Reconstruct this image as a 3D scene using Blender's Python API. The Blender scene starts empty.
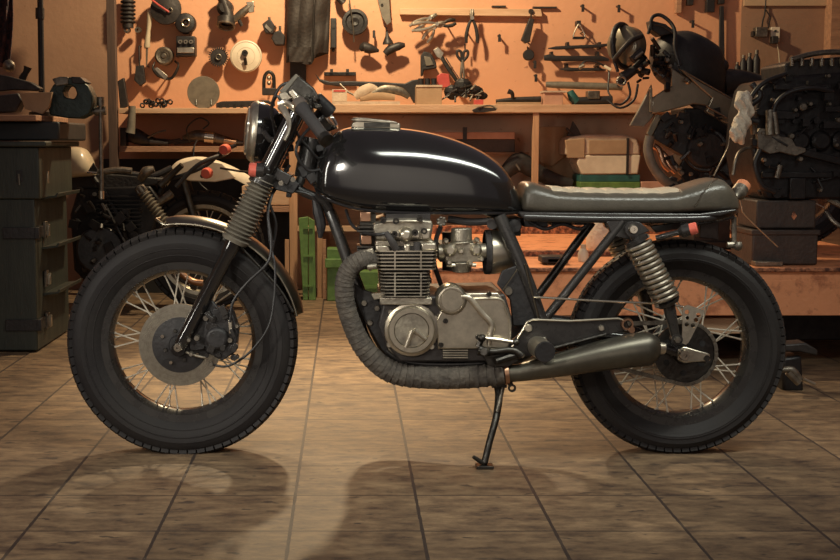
import bpy, bmesh, math, random
from mathutils import Vector as V, Matrix
R_ = random.Random(7)
PI = math.pi
C = bpy.context.scene.collection
# ---------------------------------------------------------------- camera
CH, CD, F = 0.939, 4.0, 1330.0
PIT = math.atan(138 / F)
def at(px, py, Y=0.0):
    """point of the plane Y seen at a pixel of the photograph"""
    v = 280 - py
    d = V((px - 347, F * math.cos(PIT) + v * math.sin(PIT), v * math.cos(PIT) - F * math.sin(PIT)))
    t = (Y + CD) / d.y
    return V((d.x * t, Y, CH + d.z * t))
def sc(Y=0.0): return (Y + CD) / F         # metres per pixel
cam = bpy.data.cameras.new('camera'); co = bpy.data.objects.new('camera', cam); C.objects.link(co)
co.location = (0, -CD, CH); co.rotation_euler = (PI / 2 - PIT, 0, 0)
cam.sensor_width = 36; cam.lens = F / 840 * 36; cam.shift_x = 73 / 840; cam.clip_start = .05
bpy.context.scene.camera = co
# ---------------------------------------------------------------- materials
MATS = {}
def mat(name, c1, c2=None, rough=.5, metal=0., scale=12., bump=0., bscale=60., coat=0., stretch=(1, 1, 1), lo=.35, hi=.7, rv=.12, spec=.5, det=6):
    m = bpy.data.materials.new(name); m.use_nodes = True; MATS[name] = m
    nt = m.node_tree; N = nt.nodes; L = nt.links; b = N['Principled BSDF']
    b.inputs['Metallic'].default_value = metal; b.inputs['Coat Weight'].default_value = coat
    b.inputs['Coat Roughness'].default_value = .08; b.inputs['Specular IOR Level'].default_value = spec
    c2 = c2 or tuple(x * .6 for x in c1)
    tc = N.new('ShaderNodeTexCoord'); mp = N.new('ShaderNodeMapping'); mp.inputs['Scale'].default_value = stretch
    L.new(tc.outputs['Object'], mp.inputs['Vector'])
    n = N.new('ShaderNodeTexNoise'); n.inputs['Scale'].default_value = scale; n.inputs['Detail'].default_value = det; n.inputs['Roughness'].default_value = .65
    L.new(mp.outputs[0], n.inputs['Vector'])
    r = N.new('ShaderNodeValToRGB'); r.color_ramp.elements[0].position = lo; r.color_ramp.elements[1].position = hi
    r.color_ramp.elements[0].color = (*c2, 1); r.color_ramp.elements[1].color = (*c1, 1)
    L.new(n.outputs['Fac'], r.inputs[0]); L.new(r.outputs[0], b.inputs['Base Color'])
    mr = N.new('ShaderNodeMapRange'); mr.inputs['To Min'].default_value = min(1, rough + rv); mr.inputs['To Max'].default_value = max(.02, rough - rv)
    L.new(n.outputs['Fac'], mr.inputs['Value']); L.new(mr.outputs[0], b.inputs['Roughness'])
    if bump:
        n2 = N.new('ShaderNodeTexNoise'); n2.inputs['Scale'].default_value = bscale; n2.inputs['Detail'].default_value = 4
        L.new(mp.outputs[0], n2.inputs['Vector'])
        bp = N.new('ShaderNodeBump'); bp.inputs['Strength'].default_value = bump; bp.inputs['Distance'].default_value = .01
        L.new(n2.outputs['Fac'], bp.inputs['Height']); L.new(bp.outputs[0], b.inputs['Normal'])
    return m
mat('gloss_black', (.012, .011, .011), (.010, .009, .009), .14, 0, coat=1., rv=.03)
mat('satin_black', (.020, .018, .018), (.030, .027, .025), .28, 0, coat=.25, scale=20)
mat('matt_black', (.024, .021, .022), (.014, .013, .014), .5, 0, scale=20, bump=.2)
mat('rubber', (.034, .031, .033), (.050, .044, .042), .66, 0, spec=.3, scale=7, bump=.15, bscale=90)
mat('tyre', (.017, .015, .016), (.026, .023, .022), .62, 0, spec=.22, scale=5, bump=.12, bscale=120)
mat('chrome', (.86, .79, .66), (.55, .49, .40), .18, .95, scale=18, rv=.1)
mat('aluminium', (.76, .69, .56), (.34, .30, .24), .34, .9, scale=14, bump=.08, bscale=50)
mat('polished', (.74, .67, .54), (.36, .32, .255), .30, .92, scale=11, rv=.09)
mat('disc_steel', (.46, .42, .345), (.30, .27, .22), .30, .9, scale=60, stretch=(1, 1, 1), rv=.06)
mat('cast', (.54, .49, .39), (.20, .175, .145), .42, .85, scale=24, bump=.12, bscale=120)
mat('spoke_steel', (.74, .67, .55), (.5, .45, .37), .32, .35)
mat('dark_steel', (.10, .095, .085), (.05, .045, .042), .42, 1., scale=18, bump=.2)
mat('bronze_steel', (.33, .30, .235), (.20, .18, .14), .30, 1., scale=10)
mat('muffler', (.15, .14, .11), (.09, .08, .066), .36, .8, scale=10)
mat('wrap', (.105, .088, .07), (.05, .042, .036), .85, 0, scale=30, bump=.9, bscale=60, stretch=(1, .5, 1))
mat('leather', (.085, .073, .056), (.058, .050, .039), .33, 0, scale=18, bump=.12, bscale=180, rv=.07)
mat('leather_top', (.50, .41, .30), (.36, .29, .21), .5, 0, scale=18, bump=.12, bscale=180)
mat('red_lens', (.78, .17, .115), (.60, .11, .08), .2, 0, coat=.8)
mat('amber_lens', (.62, .25, .12), (.5, .18, .09), .25, 0, coat=.8)
mat('cable', (.022, .020, .021), None, .45)
mat('copper', (.55, .32, .20), (.35, .2, .13), .35, 1.)
mat('old_metal', (.30, .265, .215), (.11, .095, .08), .45, .8, scale=30, bump=.15)
mat('dark_iron', (.050, .042, .039), (.024, .021, .021), .5, .3, scale=25, bump=.15)
mat('oily_iron', (.030, .026, .026), (.013, .012, .013), .42, .4, scale=18, bump=.15)
mat('glass_lens', (.55, .50, .42), (.45, .42, .36), .1, .6, coat=1)
mat('cream_plastic', (.62, .53, .38), (.46, .38, .27), .35, 0, scale=5, coat=.3)
mat('white_plastic', (.80, .70, .54), (.60, .50, .38), .4, 0, scale=6)
mat('white_cloth', (.80, .73, .60), (.58, .52, .42), .9, 0, scale=20, bump=.6)
mat('green_paint', (.15, .265, .065), (.085, .165, .045), .55, 0, scale=20, bump=.2)
mat('teal_paint', (.03, .14, .13), (.02, .08, .075), .5, 0)
mat('vise_green', (.035, .055, .048), (.02, .03, .028), .42, .3, scale=20, bump=.3)
mat('chest_green', (.046, .052, .040), (.026, .030, .026), .5, .1, scale=6, bump=.15, stretch=(2, 2, .4))
mat('chest_dark', (.026, .028, .029), (.018, .020, .022), .55, .1, scale=6)
mat('raw_wood', (.66, .43, .275), (.52, .32, .19), .7, 0, scale=7, bump=.3, stretch=(.6, 6, 6))
mat('raw_wood_v', (.60, .35, .20), (.44, .25, .14), .7, 0, scale=7, bump=.3, stretch=(6, 6, .6))
mat('post_wood', (.11, .066, .048), (.06, .038, .030), .7, 0, scale=8, stretch=(6, 6, .6))
mat('old_wood', (.50, .27, .155), (.31, .165, .10), .75, 0, scale=8, bump=.4, stretch=(.6, 6, 6))
mat('cardboard', (.42, .28, .17), (.34, .22, .13), .85, 0, scale=12)
mat('paper', (.60, .48, .36), (.45, .34, .25), .85, 0, scale=12, bump=.3)
mat('pink_board', (.60, .33, .23), (.45, .24, .16), .75, 0, scale=8)
mat('red_plastic', (.60, .10, .08), (.42, .06, .05), .45)
mat('jacket', (.034, .026, .022), (.022, .017, .016), .75, 0, scale=30, bump=.5)
mat('pouch', (.028, .024, .024), (.018, .016, .016), .6, 0, scale=20, bump=.4)
mat('orange_paint', (.88, .37, .18), (.52, .19, .09), .5, 0, scale=14, bump=.35, lo=.36, hi=.50, det=9, bscale=40)
mat('rusty_edge', (.55, .23, .12), (.12, .05, .035), .75, .2, scale=38, bump=.8, lo=.42, hi=.6)
mat('crate_brown', (.060, .042, .034), (.034, .025, .023), .55, 0, scale=9, bump=.3)
mat('panel_silver', (.30, .265, .20), (.19, .165, .125), .34, .6, scale=8)
mat('rug', (.10, .04, .035), (.03, .02, .025), .95, 0, scale=45, bump=.5, lo=.45, hi=.55)
mat('tape_blue', (.05, .07, .16), None, .5)
mat('boot_rubber', (.21, .185, .145), (.12, .105, .083), .5, 0, scale=20)
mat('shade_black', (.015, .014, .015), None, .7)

def wall_mat(name, c1, c2, stain, bumpy=.25):
    m = bpy.data.materials.new(name); m.use_nodes = True; MATS[name] = m
    nt = m.node_tree; N = nt.nodes; L = nt.links; b = N['Principled BSDF']
    tc = N.new('ShaderNodeTexCoord')
    n = N.new('ShaderNodeTexNoise'); n.inputs['Scale'].default_value = 2.2; n.inputs['Detail'].default_value = 7; n.inputs['Roughness'].default_value = .6
    L.new(tc.outputs['Object'], n.inputs['Vector'])
    r = N.new('ShaderNodeValToRGB'); r.color_ramp.elements[0].position = .3; r.color_ramp.elements[1].position = .7
    r.color_ramp.elements[0].color = (*c2, 1); r.color_ramp.elements[1].color = (*c1, 1)
    L.new(n.outputs['Fac'], r.inputs[0])
    n2 = N.new('ShaderNodeTexNoise'); n2.inputs['Scale'].default_value = 26; n2.inputs['Detail'].default_value = 5
    L.new(tc.outputs['Object'], n2.inputs['Vector'])
    r2 = N.new('ShaderNodeValToRGB'); r2.color_ramp.elements[0].position = .66; r2.color_ramp.elements[1].position = .74
    r2.color_ramp.elements[0].color = (0, 0, 0, 1); r2.color_ramp.elements[1].color = (1, 1, 1, 1)
    L.new(n2.outputs['Fac'], r2.inputs[0])
    mx = N.new('ShaderNodeMixRGB'); mx.inputs[2].default_value = (*stain, 1)
    L.new(r2.outputs[0], mx.inputs[0]); L.new(r.outputs[0], mx.inputs[1]); L.new(mx.outputs[0], b.inputs['Base Color'])
    b.inputs['Roughness'].default_value = .62
    bp = N.new('ShaderNodeBump'); bp.inputs['Strength'].default_value = bumpy; bp.inputs['Distance'].default_value = .01
    L.new(n2.outputs['Fac'], bp.inputs['Height']); L.new(bp.outputs[0], b.inputs['Normal'])
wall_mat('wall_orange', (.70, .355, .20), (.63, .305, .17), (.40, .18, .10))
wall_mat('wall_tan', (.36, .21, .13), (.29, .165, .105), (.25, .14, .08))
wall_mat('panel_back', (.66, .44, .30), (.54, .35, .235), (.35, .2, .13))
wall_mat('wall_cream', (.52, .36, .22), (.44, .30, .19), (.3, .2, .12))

def floor_mat():
    m = bpy.data.materials.new('floor_tiles'); m.use_nodes = True; MATS['floor_tiles'] = m
    nt = m.node_tree; N = nt.nodes; L = nt.links; b = N['Principled BSDF']
    tc = N.new('ShaderNodeTexCoord'); sp = N.new('ShaderNodeSeparateXYZ'); L.new(tc.outputs['Object'], sp.inputs[0])
    def mth(op, a, bb=None, c=None):
        k = N.new('ShaderNodeMath'); k.operation = op
        for i, x in enumerate((a, bb, c)):
            if x is None: continue
            if isinstance(x, (int, float)): k.inputs[i].default_value = x
            else: L.new(x, k.inputs[i])
        return k.outputs[0]
    cw, cx0 = .321, -.138
    y0, rw = at(0, 466, 0), .0
    def fy(py):
        v = 280 - py; dy = F * math.cos(PIT) + v * math.sin(PIT); dz = v * math.cos(PIT) - F * math.sin(PIT)
        return -CD + dy * (CH / -dz)
    ya, yb = fy(466), fy(401); rw = (yb - ya) / 3
    u = mth('DIVIDE', mth('SUBTRACT', sp.outputs['X'], cx0), cw); w = mth('DIVIDE', mth('SUBTRACT', sp.outputs['Y'], ya), rw)
    du = mth('MULTIPLY', mth('PINGPONG', u, .5), cw); dw = mth('MULTIPLY', mth('PINGPONG', w, .5), rw)
    nz = N.new('ShaderNodeTexNoise'); nz.inputs['Scale'].default_value = 25; L.new(tc.outputs['Object'], nz.inputs['Vector'])
    wob = mth('MULTIPLY', nz.outputs['Fac'], .004)
    gu = mth('LESS_THAN', du, mth('ADD', wob, .0022)); gw = mth('LESS_THAN', dw, mth('ADD', wob, .0018))
    g = mth('MAXIMUM', gu, mth('MULTIPLY', gw, .85))
    cb = N.new('ShaderNodeCombineXYZ'); L.new(mth('FLOOR', u), cb.inputs[0]); L.new(mth('FLOOR', w), cb.inputs[1])
    wn = N.new('ShaderNodeTexWhiteNoise'); L.new(cb.outputs[0], wn.inputs['Vector'])
    mp = N.new('ShaderNodeMapping'); mp.inputs['Scale'].default_value = (1.9, 4.2, 1); L.new(tc.outputs['Object'], mp.inputs['Vector'])
    av = N.new('ShaderNodeVectorMath'); av.operation = 'ADD'; sv = N.new('ShaderNodeVectorMath'); sv.operation = 'SCALE'; sv.inputs['Scale'].default_value = 9
    L.new(wn.outputs['Color'], sv.inputs[0]); L.new(mp.outputs[0], av.inputs[0]); L.new(sv.outputs[0], av.inputs[1])
    n = N.new('ShaderNodeTexNoise'); n.inputs['Scale'].default_value = 4.5; n.inputs['Detail'].default_value = 9; n.inputs['Roughness'].default_value = .72; L.new(av.outputs[0], n.inputs['Vector'])
    r = N.new('ShaderNodeValToRGB'); e = r.color_ramp.elements
    e[0].position = .34; e[0].color = (.060, .038, .028, 1); e[1].position = .66; e[1].color = (.30, .20, .112, 1)
    k = e.new(.48); k.color = (.165, .106, .062, 1); L.new(n.outputs['Fac'], r.inputs[0])
    # oil spots and dark scuffs with a shape of their own
    mp2 = N.new('ShaderNodeMapping'); mp2.inputs['Scale'].default_value = (1, 1.9, 1); L.new(tc.outputs['Object'], mp2.inputs['Vector'])
    n3 = N.new('ShaderNodeTexNoise'); n3.inputs['Scale'].default_value = 13; n3.inputs['Detail'].default_value = 4; L.new(mp2.outputs[0], n3.inputs['Vector'])
    r3 = N.new('ShaderNodeValToRGB'); r3.color_ramp.elements[0].position = .63; r3.color_ramp.elements[1].position = .68
    r3.color_ramp.elements[0].color = (0, 0, 0, 1); r3.color_ramp.elements[1].color = (.8, .8, .8, 1); L.new(n3.outputs['Fac'], r3.inputs[0])
    mx = N.new('ShaderNodeMixRGB'); mx.inputs[2].default_value = (.04, .028, .024, 1); L.new(r3.outputs[0], mx.inputs[0]); L.new(r.outputs[0], mx.inputs[1])
    mx1 = N.new('ShaderNodeMixRGB'); mx1.blend_type = 'MULTIPLY'; mx1.inputs[0].default_value = .8
    gv = N.new('ShaderNodeMapRange'); gv.inputs['To Min'].default_value = .78; gv.inputs['To Max'].default_value = 1.08; L.new(wn.outputs['Value'], gv.inputs[0])
    L.new(mx.outputs[0], mx1.inputs[1]); L.new(gv.outputs[0], mx1.inputs[2])
    mx2 = N.new('ShaderNodeMixRGB'); mx2.inputs[2].default_value = (.045, .030, .024, 1); L.new(g, mx2.inputs[0]); L.new(mx1.outputs[0], mx2.inputs[1])
    L.new(mx2.outputs[0], b.inputs['Base Color'])
    rr = N.new('ShaderNodeMapRange'); rr.inputs['To Min'].default_value = .45; rr.inputs['To Max'].default_value = .75; L.new(n.outputs['Fac'], rr.inputs[0]); L.new(rr.outputs[0], b.inputs['Roughness'])
    h = mth('SUBTRACT', mth('MULTIPLY', n.outputs['Fac'], .35), g)
    bp = N.new('ShaderNodeBump'); bp.inputs['Strength'].default_value = .5; bp.inputs['Distance'].default_value = .004
    L.new(h, bp.inputs['Height']); L.new(bp.outputs[0], b.inputs['Normal'])
floor_mat()
# ---------------------------------------------------------------- mesh builder
def catmull(pts, rs, k=6):
    P = [pts[0] * 2 - pts[1]] + list(pts) + [pts[-1] * 2 - pts[-2]]; out = []; ro = []
    for i in range(1, len(P) - 2):
        for j in range(k):
            t = j / k; a, b, c, d = P[i - 1], P[i], P[i + 1], P[i + 2]
            out.append(.5 * ((2 * b) + (c - a) * t + (2 * a - 5 * b + 4 * c - d) * t * t + (3 * b - a - 3 * c + d) * t ** 3))
            ro.append(rs[i - 1] * (1 - t) + rs[i] * t)
    out.append(pts[-1]); ro.append(rs[-1]); return out, ro
class MB:
    def __init__(s): s.b = bmesh.new()
    def ring_faces(s, rings, closed=False, cap=True):
        b = s.b; n = len(rings[0]); m = len(rings)
        for i in range(m if closed else m - 1):
            A, B = rings[i], rings[(i + 1) % m]
            for j in range(n):
                try: b.faces.new((A[j], A[(j + 1) % n], B[(j + 1) % n], B[j]))
                except ValueError: pass
        if cap and not closed:
            for q in (rings[0][::-1], rings[-1]):
                try: b.faces.new(q)
                except ValueError: pass
    def tube(s, pts, r, n=10, sm=0, closed=False, cap=True, flat=1.):
        pts = [V(p) for p in pts]; rs = list(r) if isinstance(r, (list, tuple)) else [r] * len(pts)
        if sm: pts, rs = catmull(pts, rs, sm)
        m = len(pts); rings = []; t0 = None; u = None
        for i, p in enumerate(pts):
            a = pts[i - 1] if (i > 0 or closed) else p; c = pts[(i + 1) % m] if (i < m - 1 or closed) else p
            t = (c - a)
            t = t.normalized() if t.length > 1e-9 else (t0 or V((0, 0, 1)))
            if u is None:
                u = t.cross(V((0, 1, 0)));
                if u.length < .2: u = t.cross(V((1, 0, 0)))
                u.normalize()
            else:
                u = (u - t * u.dot(t))
                u = u.normalized() if u.length > 1e-6 else t.orthogonal().normalized()
            w = t.cross(u); t0 = t
            rings.append([s.b.verts.new(p + (u * math.cos(2 * PI * k / n) + w * flat * math.sin(2 * PI * k / n)) * rs[i]) for k in range(n)])
        s.ring_faces(rings, closed, cap); return s
    def cyl(s, a, b, r, n=16): return s.tube([a, b], r, n)
    def lathe(s, prof, o, ax, n=32, closed=False, a0=0, a1=2 * PI):
        """prof: (radius, height along ax)"""
        o = V(o); ax = V(ax).normalized(); u = ax.orthogonal().normalized()
        if abs(ax.y) > .99: u = V((1, 0, 0))
        w = ax.cross(u); full = abs(a1 - a0 - 2 * PI) < 1e-6; cnt = n if full else n + 1; cols = []
        for k in range(cnt):
            a = a0 + (a1 - a0) * k / n; d = u * math.cos(a) + w * math.sin(a)
            cols.append([s.b.verts.new(o + ax * h + d * max(rr, 1e-5)) for rr, h in prof])
        m = len(prof)
        for k in range(n):
            A, B = cols[k], cols[(k + 1) % cnt]
            for j in range(m if closed else m - 1):
                try: s.b.faces.new((A[j], B[j], B[(j + 1) % m], A[(j + 1) % m]))
                except ValueError: pass
        if not full and closed:
            for q in (cols[0], cols[-1][::-1]):
                try: s.b.faces.new(q)
                except ValueError: pass
        return s
    def torus(s, o, ax, R, r, n=32, k=10, **kw):
        return s.lathe([(R + r * math.cos(2 * PI * i / k), r * math.sin(2 * PI * i / k)) for i in range(k)], o, ax, n, True, **kw)
    def box(s, c, sz, rot=None):
        c = V(c); h = V(sz) / 2; M = rot if rot is not None else Matrix.Identity(3)
        v = [s.b.verts.new(c + M @ V((x * h.x, y * h.y, z * h.z))) for x in (-1, 1) for y in (-1, 1) for z in (-1, 1)]
        for f in ((0, 1, 3, 2), (4, 6, 7, 5), (0, 4, 5, 1), (2, 3, 7, 6), (0, 2, 6, 4), (1, 5, 7, 3)): s.b.faces.new([v[i] for i in f])
        return s
    def pbox(s, x0, y0, x1, y1, Y0, Y1):
        """box whose front face (at Y0) covers a pixel rectangle"""
        a = at(x0, (y0 + y1) / 2, Y0).x; b = at(x1, (y0 + y1) / 2, Y0).x; t = at(x0, y0, Y0).z; d = at(x0, y1, Y0).z
        return s.box(((a + b) / 2, (Y0 + Y1) / 2, (t + d) / 2), (abs(b - a), abs(Y1 - Y0), abs(t - d)))
    def prism(s, pts, d):
        """polygon of points swept by vector d"""
        d = V(d); A = [s.b.verts.new(V(p)) for p in pts]; B = [s.b.verts.new(V(p) + d) for p in pts]
        n = len(A); s.b.faces.new(A[::-1]); s.b.faces.new(B)
        for i in range(n): s.b.faces.new((A[i], A[(i + 1) % n], B[(i + 1) % n], B[i]))
        return s
    def pp(s, pix, Y0, th): return s.prism([at(x, y, Y0) for x, y in pix], (0, th, 0))
    def ball(s, c, r, n=14, sz=(1, 1, 1)):
        c = V(c); rings = []
        m = n // 2
        top = s.b.verts.new(c + V((0, 0, r * sz[2]))); bot = s.b.verts.new(c - V((0, 0, r * sz[2])))
        for i in range(1, m):
            f = PI * i / m
            rings.append([s.b.verts.new(c + V((r * sz[0] * math.sin(f) * math.cos(2 * PI * k / n), r * sz[1] * math.sin(f) * math.sin(2 * PI * k / n), r * sz[2] * math.cos(f)))) for k in range(n)])
        s.ring_faces(rings, cap=False)
        for k in range(n):
            s.b.faces.new((top, rings[0][k], rings[0][(k + 1) % n])); s.b.faces.new((bot, rings[-1][(k + 1) % n], rings[-1][k]))
        return s
    def build(s, name, m, parent=None, bevel=0, ang=35, sub=0, split=False):
        if split:                                       # every loose piece becomes an object of its own
            seen = set(); out = []
            for v in list(s.b.verts):
                if v in seen: continue
                st = [v]; seen.add(v); isl = [v]
                while st:
                    q = st.pop()
                    for e in q.link_edges:
                        w = e.other_vert(q)
                        if w not in seen: seen.add(w); isl.append(w); st.append(w)
                n = MB(); mp = {w: n.b.verts.new(w.co) for w in isl}
                for f in {f for w in isl for f in w.link_faces}: n.b.faces.new([mp[w] for w in f.verts])
                out.append(n.build(name, m, parent, bevel, ang))
            s.b.free(); return out
        bmesh.ops.recalc_face_normals(s.b, faces=s.b.faces)
        off = worldloc(parent) if parent else V((0, 0, 0))
        if parent: bmesh.ops.translate(s.b, verts=s.b.verts, vec=-off)
        me = bpy.data.meshes.new(name); s.b.to_mesh(me); s.b.free()
        me.materials.append(MATS[m]); o = bpy.data.objects.new(name, me); C.objects.link(o)
        for p in me.polygons: p.use_smooth = True
        me.set_sharp_from_angle(angle=math.radians(ang))
        if parent: o.parent = parent
        if bevel:
            k = o.modifiers.new('bevel', 'BEVEL'); k.width = bevel; k.segments = 2; k.limit_method = 'ANGLE'; k.angle_limit = math.radians(40); k.harden_normals = False
        if sub:
            k = o.modifiers.new('sub', 'SUBSURF'); k.levels = k.render_levels = sub
        return o
def worldloc(o):
    v = V((0, 0, 0))
    while o: v += V(o.location); o = o.parent
    return v
def thing(name, label, cat, loc, group=None):
    o = bpy.data.objects.new(name, None); C.objects.link(o); o.location = loc; o.empty_display_size = .05
    o['label'] = label; o['category'] = cat
    if group: o['group'] = group
    return o
def tag(o, label, cat, group=None):
    # single-mesh thing: move its origin to its own base
    me = o.data; xs = [v.co for v in me.vertices]
    c = V(((min(v.x for v in xs) + max(v.x for v in xs)) / 2, (min(v.y for v in xs) + max(v.y for v in xs)) / 2, min(v.z for v in xs)))
    me.transform(Matrix.Translation(-c)); o.location = c
    o['label'] = label; o['category'] = cat
    if group: o['group'] = group
    return o
def kids(o):
    out = [o]
    for x in bpy.data.objects:
        if x.parent == o: out += kids(x)
    return out
def span(root):
    bpy.context.view_layer.update(); z0 = y0 = 1e9; z1 = y1 = -1e9
    for o in kids(root):
        if o.type == 'MESH':
            for v in o.data.vertices:
                p = o.matrix_world @ v.co; z0 = min(z0, p.z); z1 = max(z1, p.z); y0 = min(y0, p.y); y1 = max(y1, p.y)
    return z0, z1, y0, y1
def rest(root, z):
    root.location.z += z + .001 - span(root)[0]; return root
def struct(o): o['kind'] = 'structure'; return o
def rotxz(a): return Matrix.Rotation(-a, 3, 'Y')     # turn in the XZ plane, counterclockwise seen from the camera
# ================================================================ THE SETTING
WY = 4.5                                            # back wall
fl = MB().box((0.2, -.2, -.05), (9.6, 10.4, .1)).build('floor', 'floor_tiles'); struct(fl)
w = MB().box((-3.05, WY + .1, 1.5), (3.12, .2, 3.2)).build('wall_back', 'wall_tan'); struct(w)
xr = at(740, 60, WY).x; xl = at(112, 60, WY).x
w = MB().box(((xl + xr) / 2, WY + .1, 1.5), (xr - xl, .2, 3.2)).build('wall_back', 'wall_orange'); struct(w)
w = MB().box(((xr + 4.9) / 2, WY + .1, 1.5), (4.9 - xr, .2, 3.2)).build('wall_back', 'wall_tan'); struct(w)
zt = at(790, 6, WY).z
w = MB().box(((xr + 4.9) / 2, WY - .012, (zt + 3.1) / 2), (4.9 - xr - .02, .022, 3.1 - zt)).build('trim_1', 'wall_cream'); struct(w)
w = MB().box((at(836, 40, WY - .1).x + .06, WY - .06, 1.5), (.2, .12, 3.0)).build('trim_2', 'old_wood'); struct(w)
w = MB().box((-4.55, -.2, 1.5), (.1, 9.4, 3.2)).build('wall_left', 'wall_tan'); struct(w)
w = MB().box((4.95, -.2, 1.5), (.1, 9.4, 3.2)).build('wall_right', 'wall_tan'); struct(w)

# ================================================================ WHEEL
def dup(o, parent, mat4=None):
    c = o.copy(); C.objects.link(c); c.parent = parent
    if mat4 is not None: c.matrix_local = mat4
    return c
def make_wheel(root, name, c, R, rim, sect, nspoke=36, blocks=76, hub_r=.045, rimmat='satin_black', lug=.011, squash=True):
    """rim with tyre, hub, spokes; axle along Y through c"""
    r = MB(); w = sect * .30
    prof = [(rim + .012, -w), (rim + .012, -w + .004), (rim - .004, -w + .008), (rim - .012, -w * .45), (rim - .014, 0), (rim - .012, w * .45), (rim - .004, w - .008), (rim + .012, w - .004), (rim + .012, w), (rim - .010, w - .002), (rim - .022, w * .5), (rim - .024, 0), (rim - .022, -w * .5), (rim - .010, -w + .002)]
    r.lathe(prof, c, (0, 1, 0), 96, True)
    rm = r.build(name, rimmat, root)
    t = MB(); h = sect / 2; S = R - lug * .55
    mid = (rim + S) / 2 + .004
    half = [(rim + .008, w * .9), (rim + .018, w + .006), (rim + .030, h * .80), (mid - .010, h * .97), (mid + .012, h), (S - .040, h * .985), (S - .022, h * .90), (S - .008, h * .70), (S, h * .35)]
    prof = [(a, -b) for a, b in half] + [(S + .001, 0)] + [(a, b) for a, b in half[::-1]]
    t.lathe(prof, c, (0, 1, 0), 128, True)
    for rr in (mid - .004, rim + .034):              # moulded rings on the sidewall
        for sgn in (-1, 1): t.torus(V(c) + V((0, sgn * (h * (.985 if rr > rim + .04 else .83)), 0)), (0, 1, 0), rr, .0018, 96, 6)
    for i in range(blocks):
        for row, (yy, wd, rr0, rr1, ph) in enumerate([(-h * .64, h * .40, S - .014, R - .0045, 0), (h * .64, h * .40, S - .014, R - .0045, .5), (-h * .25, h * .40, S - .01, R, .5), (h * .25, h * .40, S - .01, R, 0)]):
            a = 2 * PI * (i + ph) / blocks; d = V((math.cos(a), 0, math.sin(a)))
            tilt = (0, 0) if row > 1 else (math.copysign(.42, yy), 0)
            M = Matrix((( -d.z, 0, d.x), (0, 1, 0), (d.x, 0, d.z))).transposed() if False else Matrix(((-d.z, 0, d.x), (0, 1, 0), (d.x, 0, d.z)))
            M = M @ Matrix.Rotation(-tilt[0], 3, 'X')
            t.box(V(c) + d * (rr0 + rr1) / 2 + V((0, yy, 0)), (2 * PI * R / blocks * .80, wd, rr1 - rr0), M)
    if squash:
        for v in t.b.verts:
            if v.co.z < .001: v.co.z = .001
    t.build('tire', 'tyre', rm)
    hb = MB(); hb.lathe([(0, -.052), (.018, -.052), (.020, -.040), (hub_r, -.038), (hub_r, -.030), (hub_r * .62, -.022), (hub_r * .55, 0), (hub_r * .62, .022), (hub_r, .030), (hub_r, .038), (.020, .040), (.018, .052), (0, .052)], c, (0, 1, 0), 32)
    hb.build('hub', 'dark_steel', rm)
    sp = []
    for i in range(4):
        side = -1 if i % 2 else 1; cr = 1 if i < 2 else -1
        a_h = (0 if i < 2 else 0) + cr * 1.15; d0 = V((math.cos(a_h), 0, math.sin(a_h))) * (hub_r - .004)
        d1 = V((math.cos(cr * .06 + side * .02), 0, math.sin(cr * .06 + side * .02))) * (rim - .012)
        m = MB(); p0 = d0 + V((0, side * .034, 0)); p1 = d1 + V((0, side * .006, 0))
        dd = (p1 - p0).normalized(); m.tube([p0, p1 - dd * .018, p1 - dd * .016, p1], [.0024, .0024, .0038, .0038], 6)
        me = m.build('spoke', 'spoke_steel')
        sp.append(me)
    for k in range(nspoke // 4):
        for i in range(4):
            a = 2 * PI * (k * 4 + i) / nspoke
            M = Matrix.Translation(V(c) - worldloc(rm)) @ Matrix.Rotation(-a, 4, 'Y')
            if k == 0: o = sp[i]; o.parent = rm; o.matrix_local = M
            else: dup(sp[i], rm, M)
    return rm

# ================================================================ THE MOTORCYCLE
RO = V((at(430, 340, 0).x, 0, 0))
bike = thing('motorcycle', 'black cafe racer motorcycle with ribbed brown seat on its kickstand in the foreground', 'motorcycle', RO)
def part(m, name, material, parent=bike, **k): return m.build(name, material, parent, **k)
# --- front wheel
cf = at(183.5, 340, 0); cf.z = .338
fw = make_wheel(bike, 'front_wheel', cf, .347, .232, .128)
dk = V((cf.x, -.078, cf.z))
m = MB(); m.lathe([(.082, -.003), (.1235, -.003), (.1235, .003), (.082, .003)], dk, (0, 1, 0), 72, True)
for rr in (.089, .095, .101, .107, .114): m.torus(dk + V((0, -.0026, 0)), (0, 1, 0), rr, .0011, 72, 6)
part(m, 'brake_disc', 'disc_steel', fw)
m = MB(); m.lathe([(0, -.016), (.030, -.016), (.034, -.010), (.070, -.006), (.0835, -.0045), (.0835, .0045), (.06, .02), (.03, .04), (0, .04)], dk, (0, 1, 0), 48)
part(m, 'disc_carrier', 'matt_black', fw)
for i in range(8):
    a = 2 * PI * i / 8 + .3; p = dk + V((math.cos(a) * (.058 if i % 2 else .045), -.009, math.sin(a) * (.058 if i % 2 else .045)))
    MB().lathe([(0, -.007), (.0055, -.007), (.0062, -.005), (.0062, 0), (0, 0)], p, (0, 1, 0), 6).build('disc_bolt', 'chrome' if i % 2 else 'dark_steel', fw)
MB().lathe([(.004, -.030), (.011, -.030), (.013, -.026), (.013, 0), (0, 0), (0, -.024), (.004, -.024)], dk + V((0, -.034, 0)), (0, 1, 0), 24).build('axle_nut', 'chrome', fw)
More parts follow.
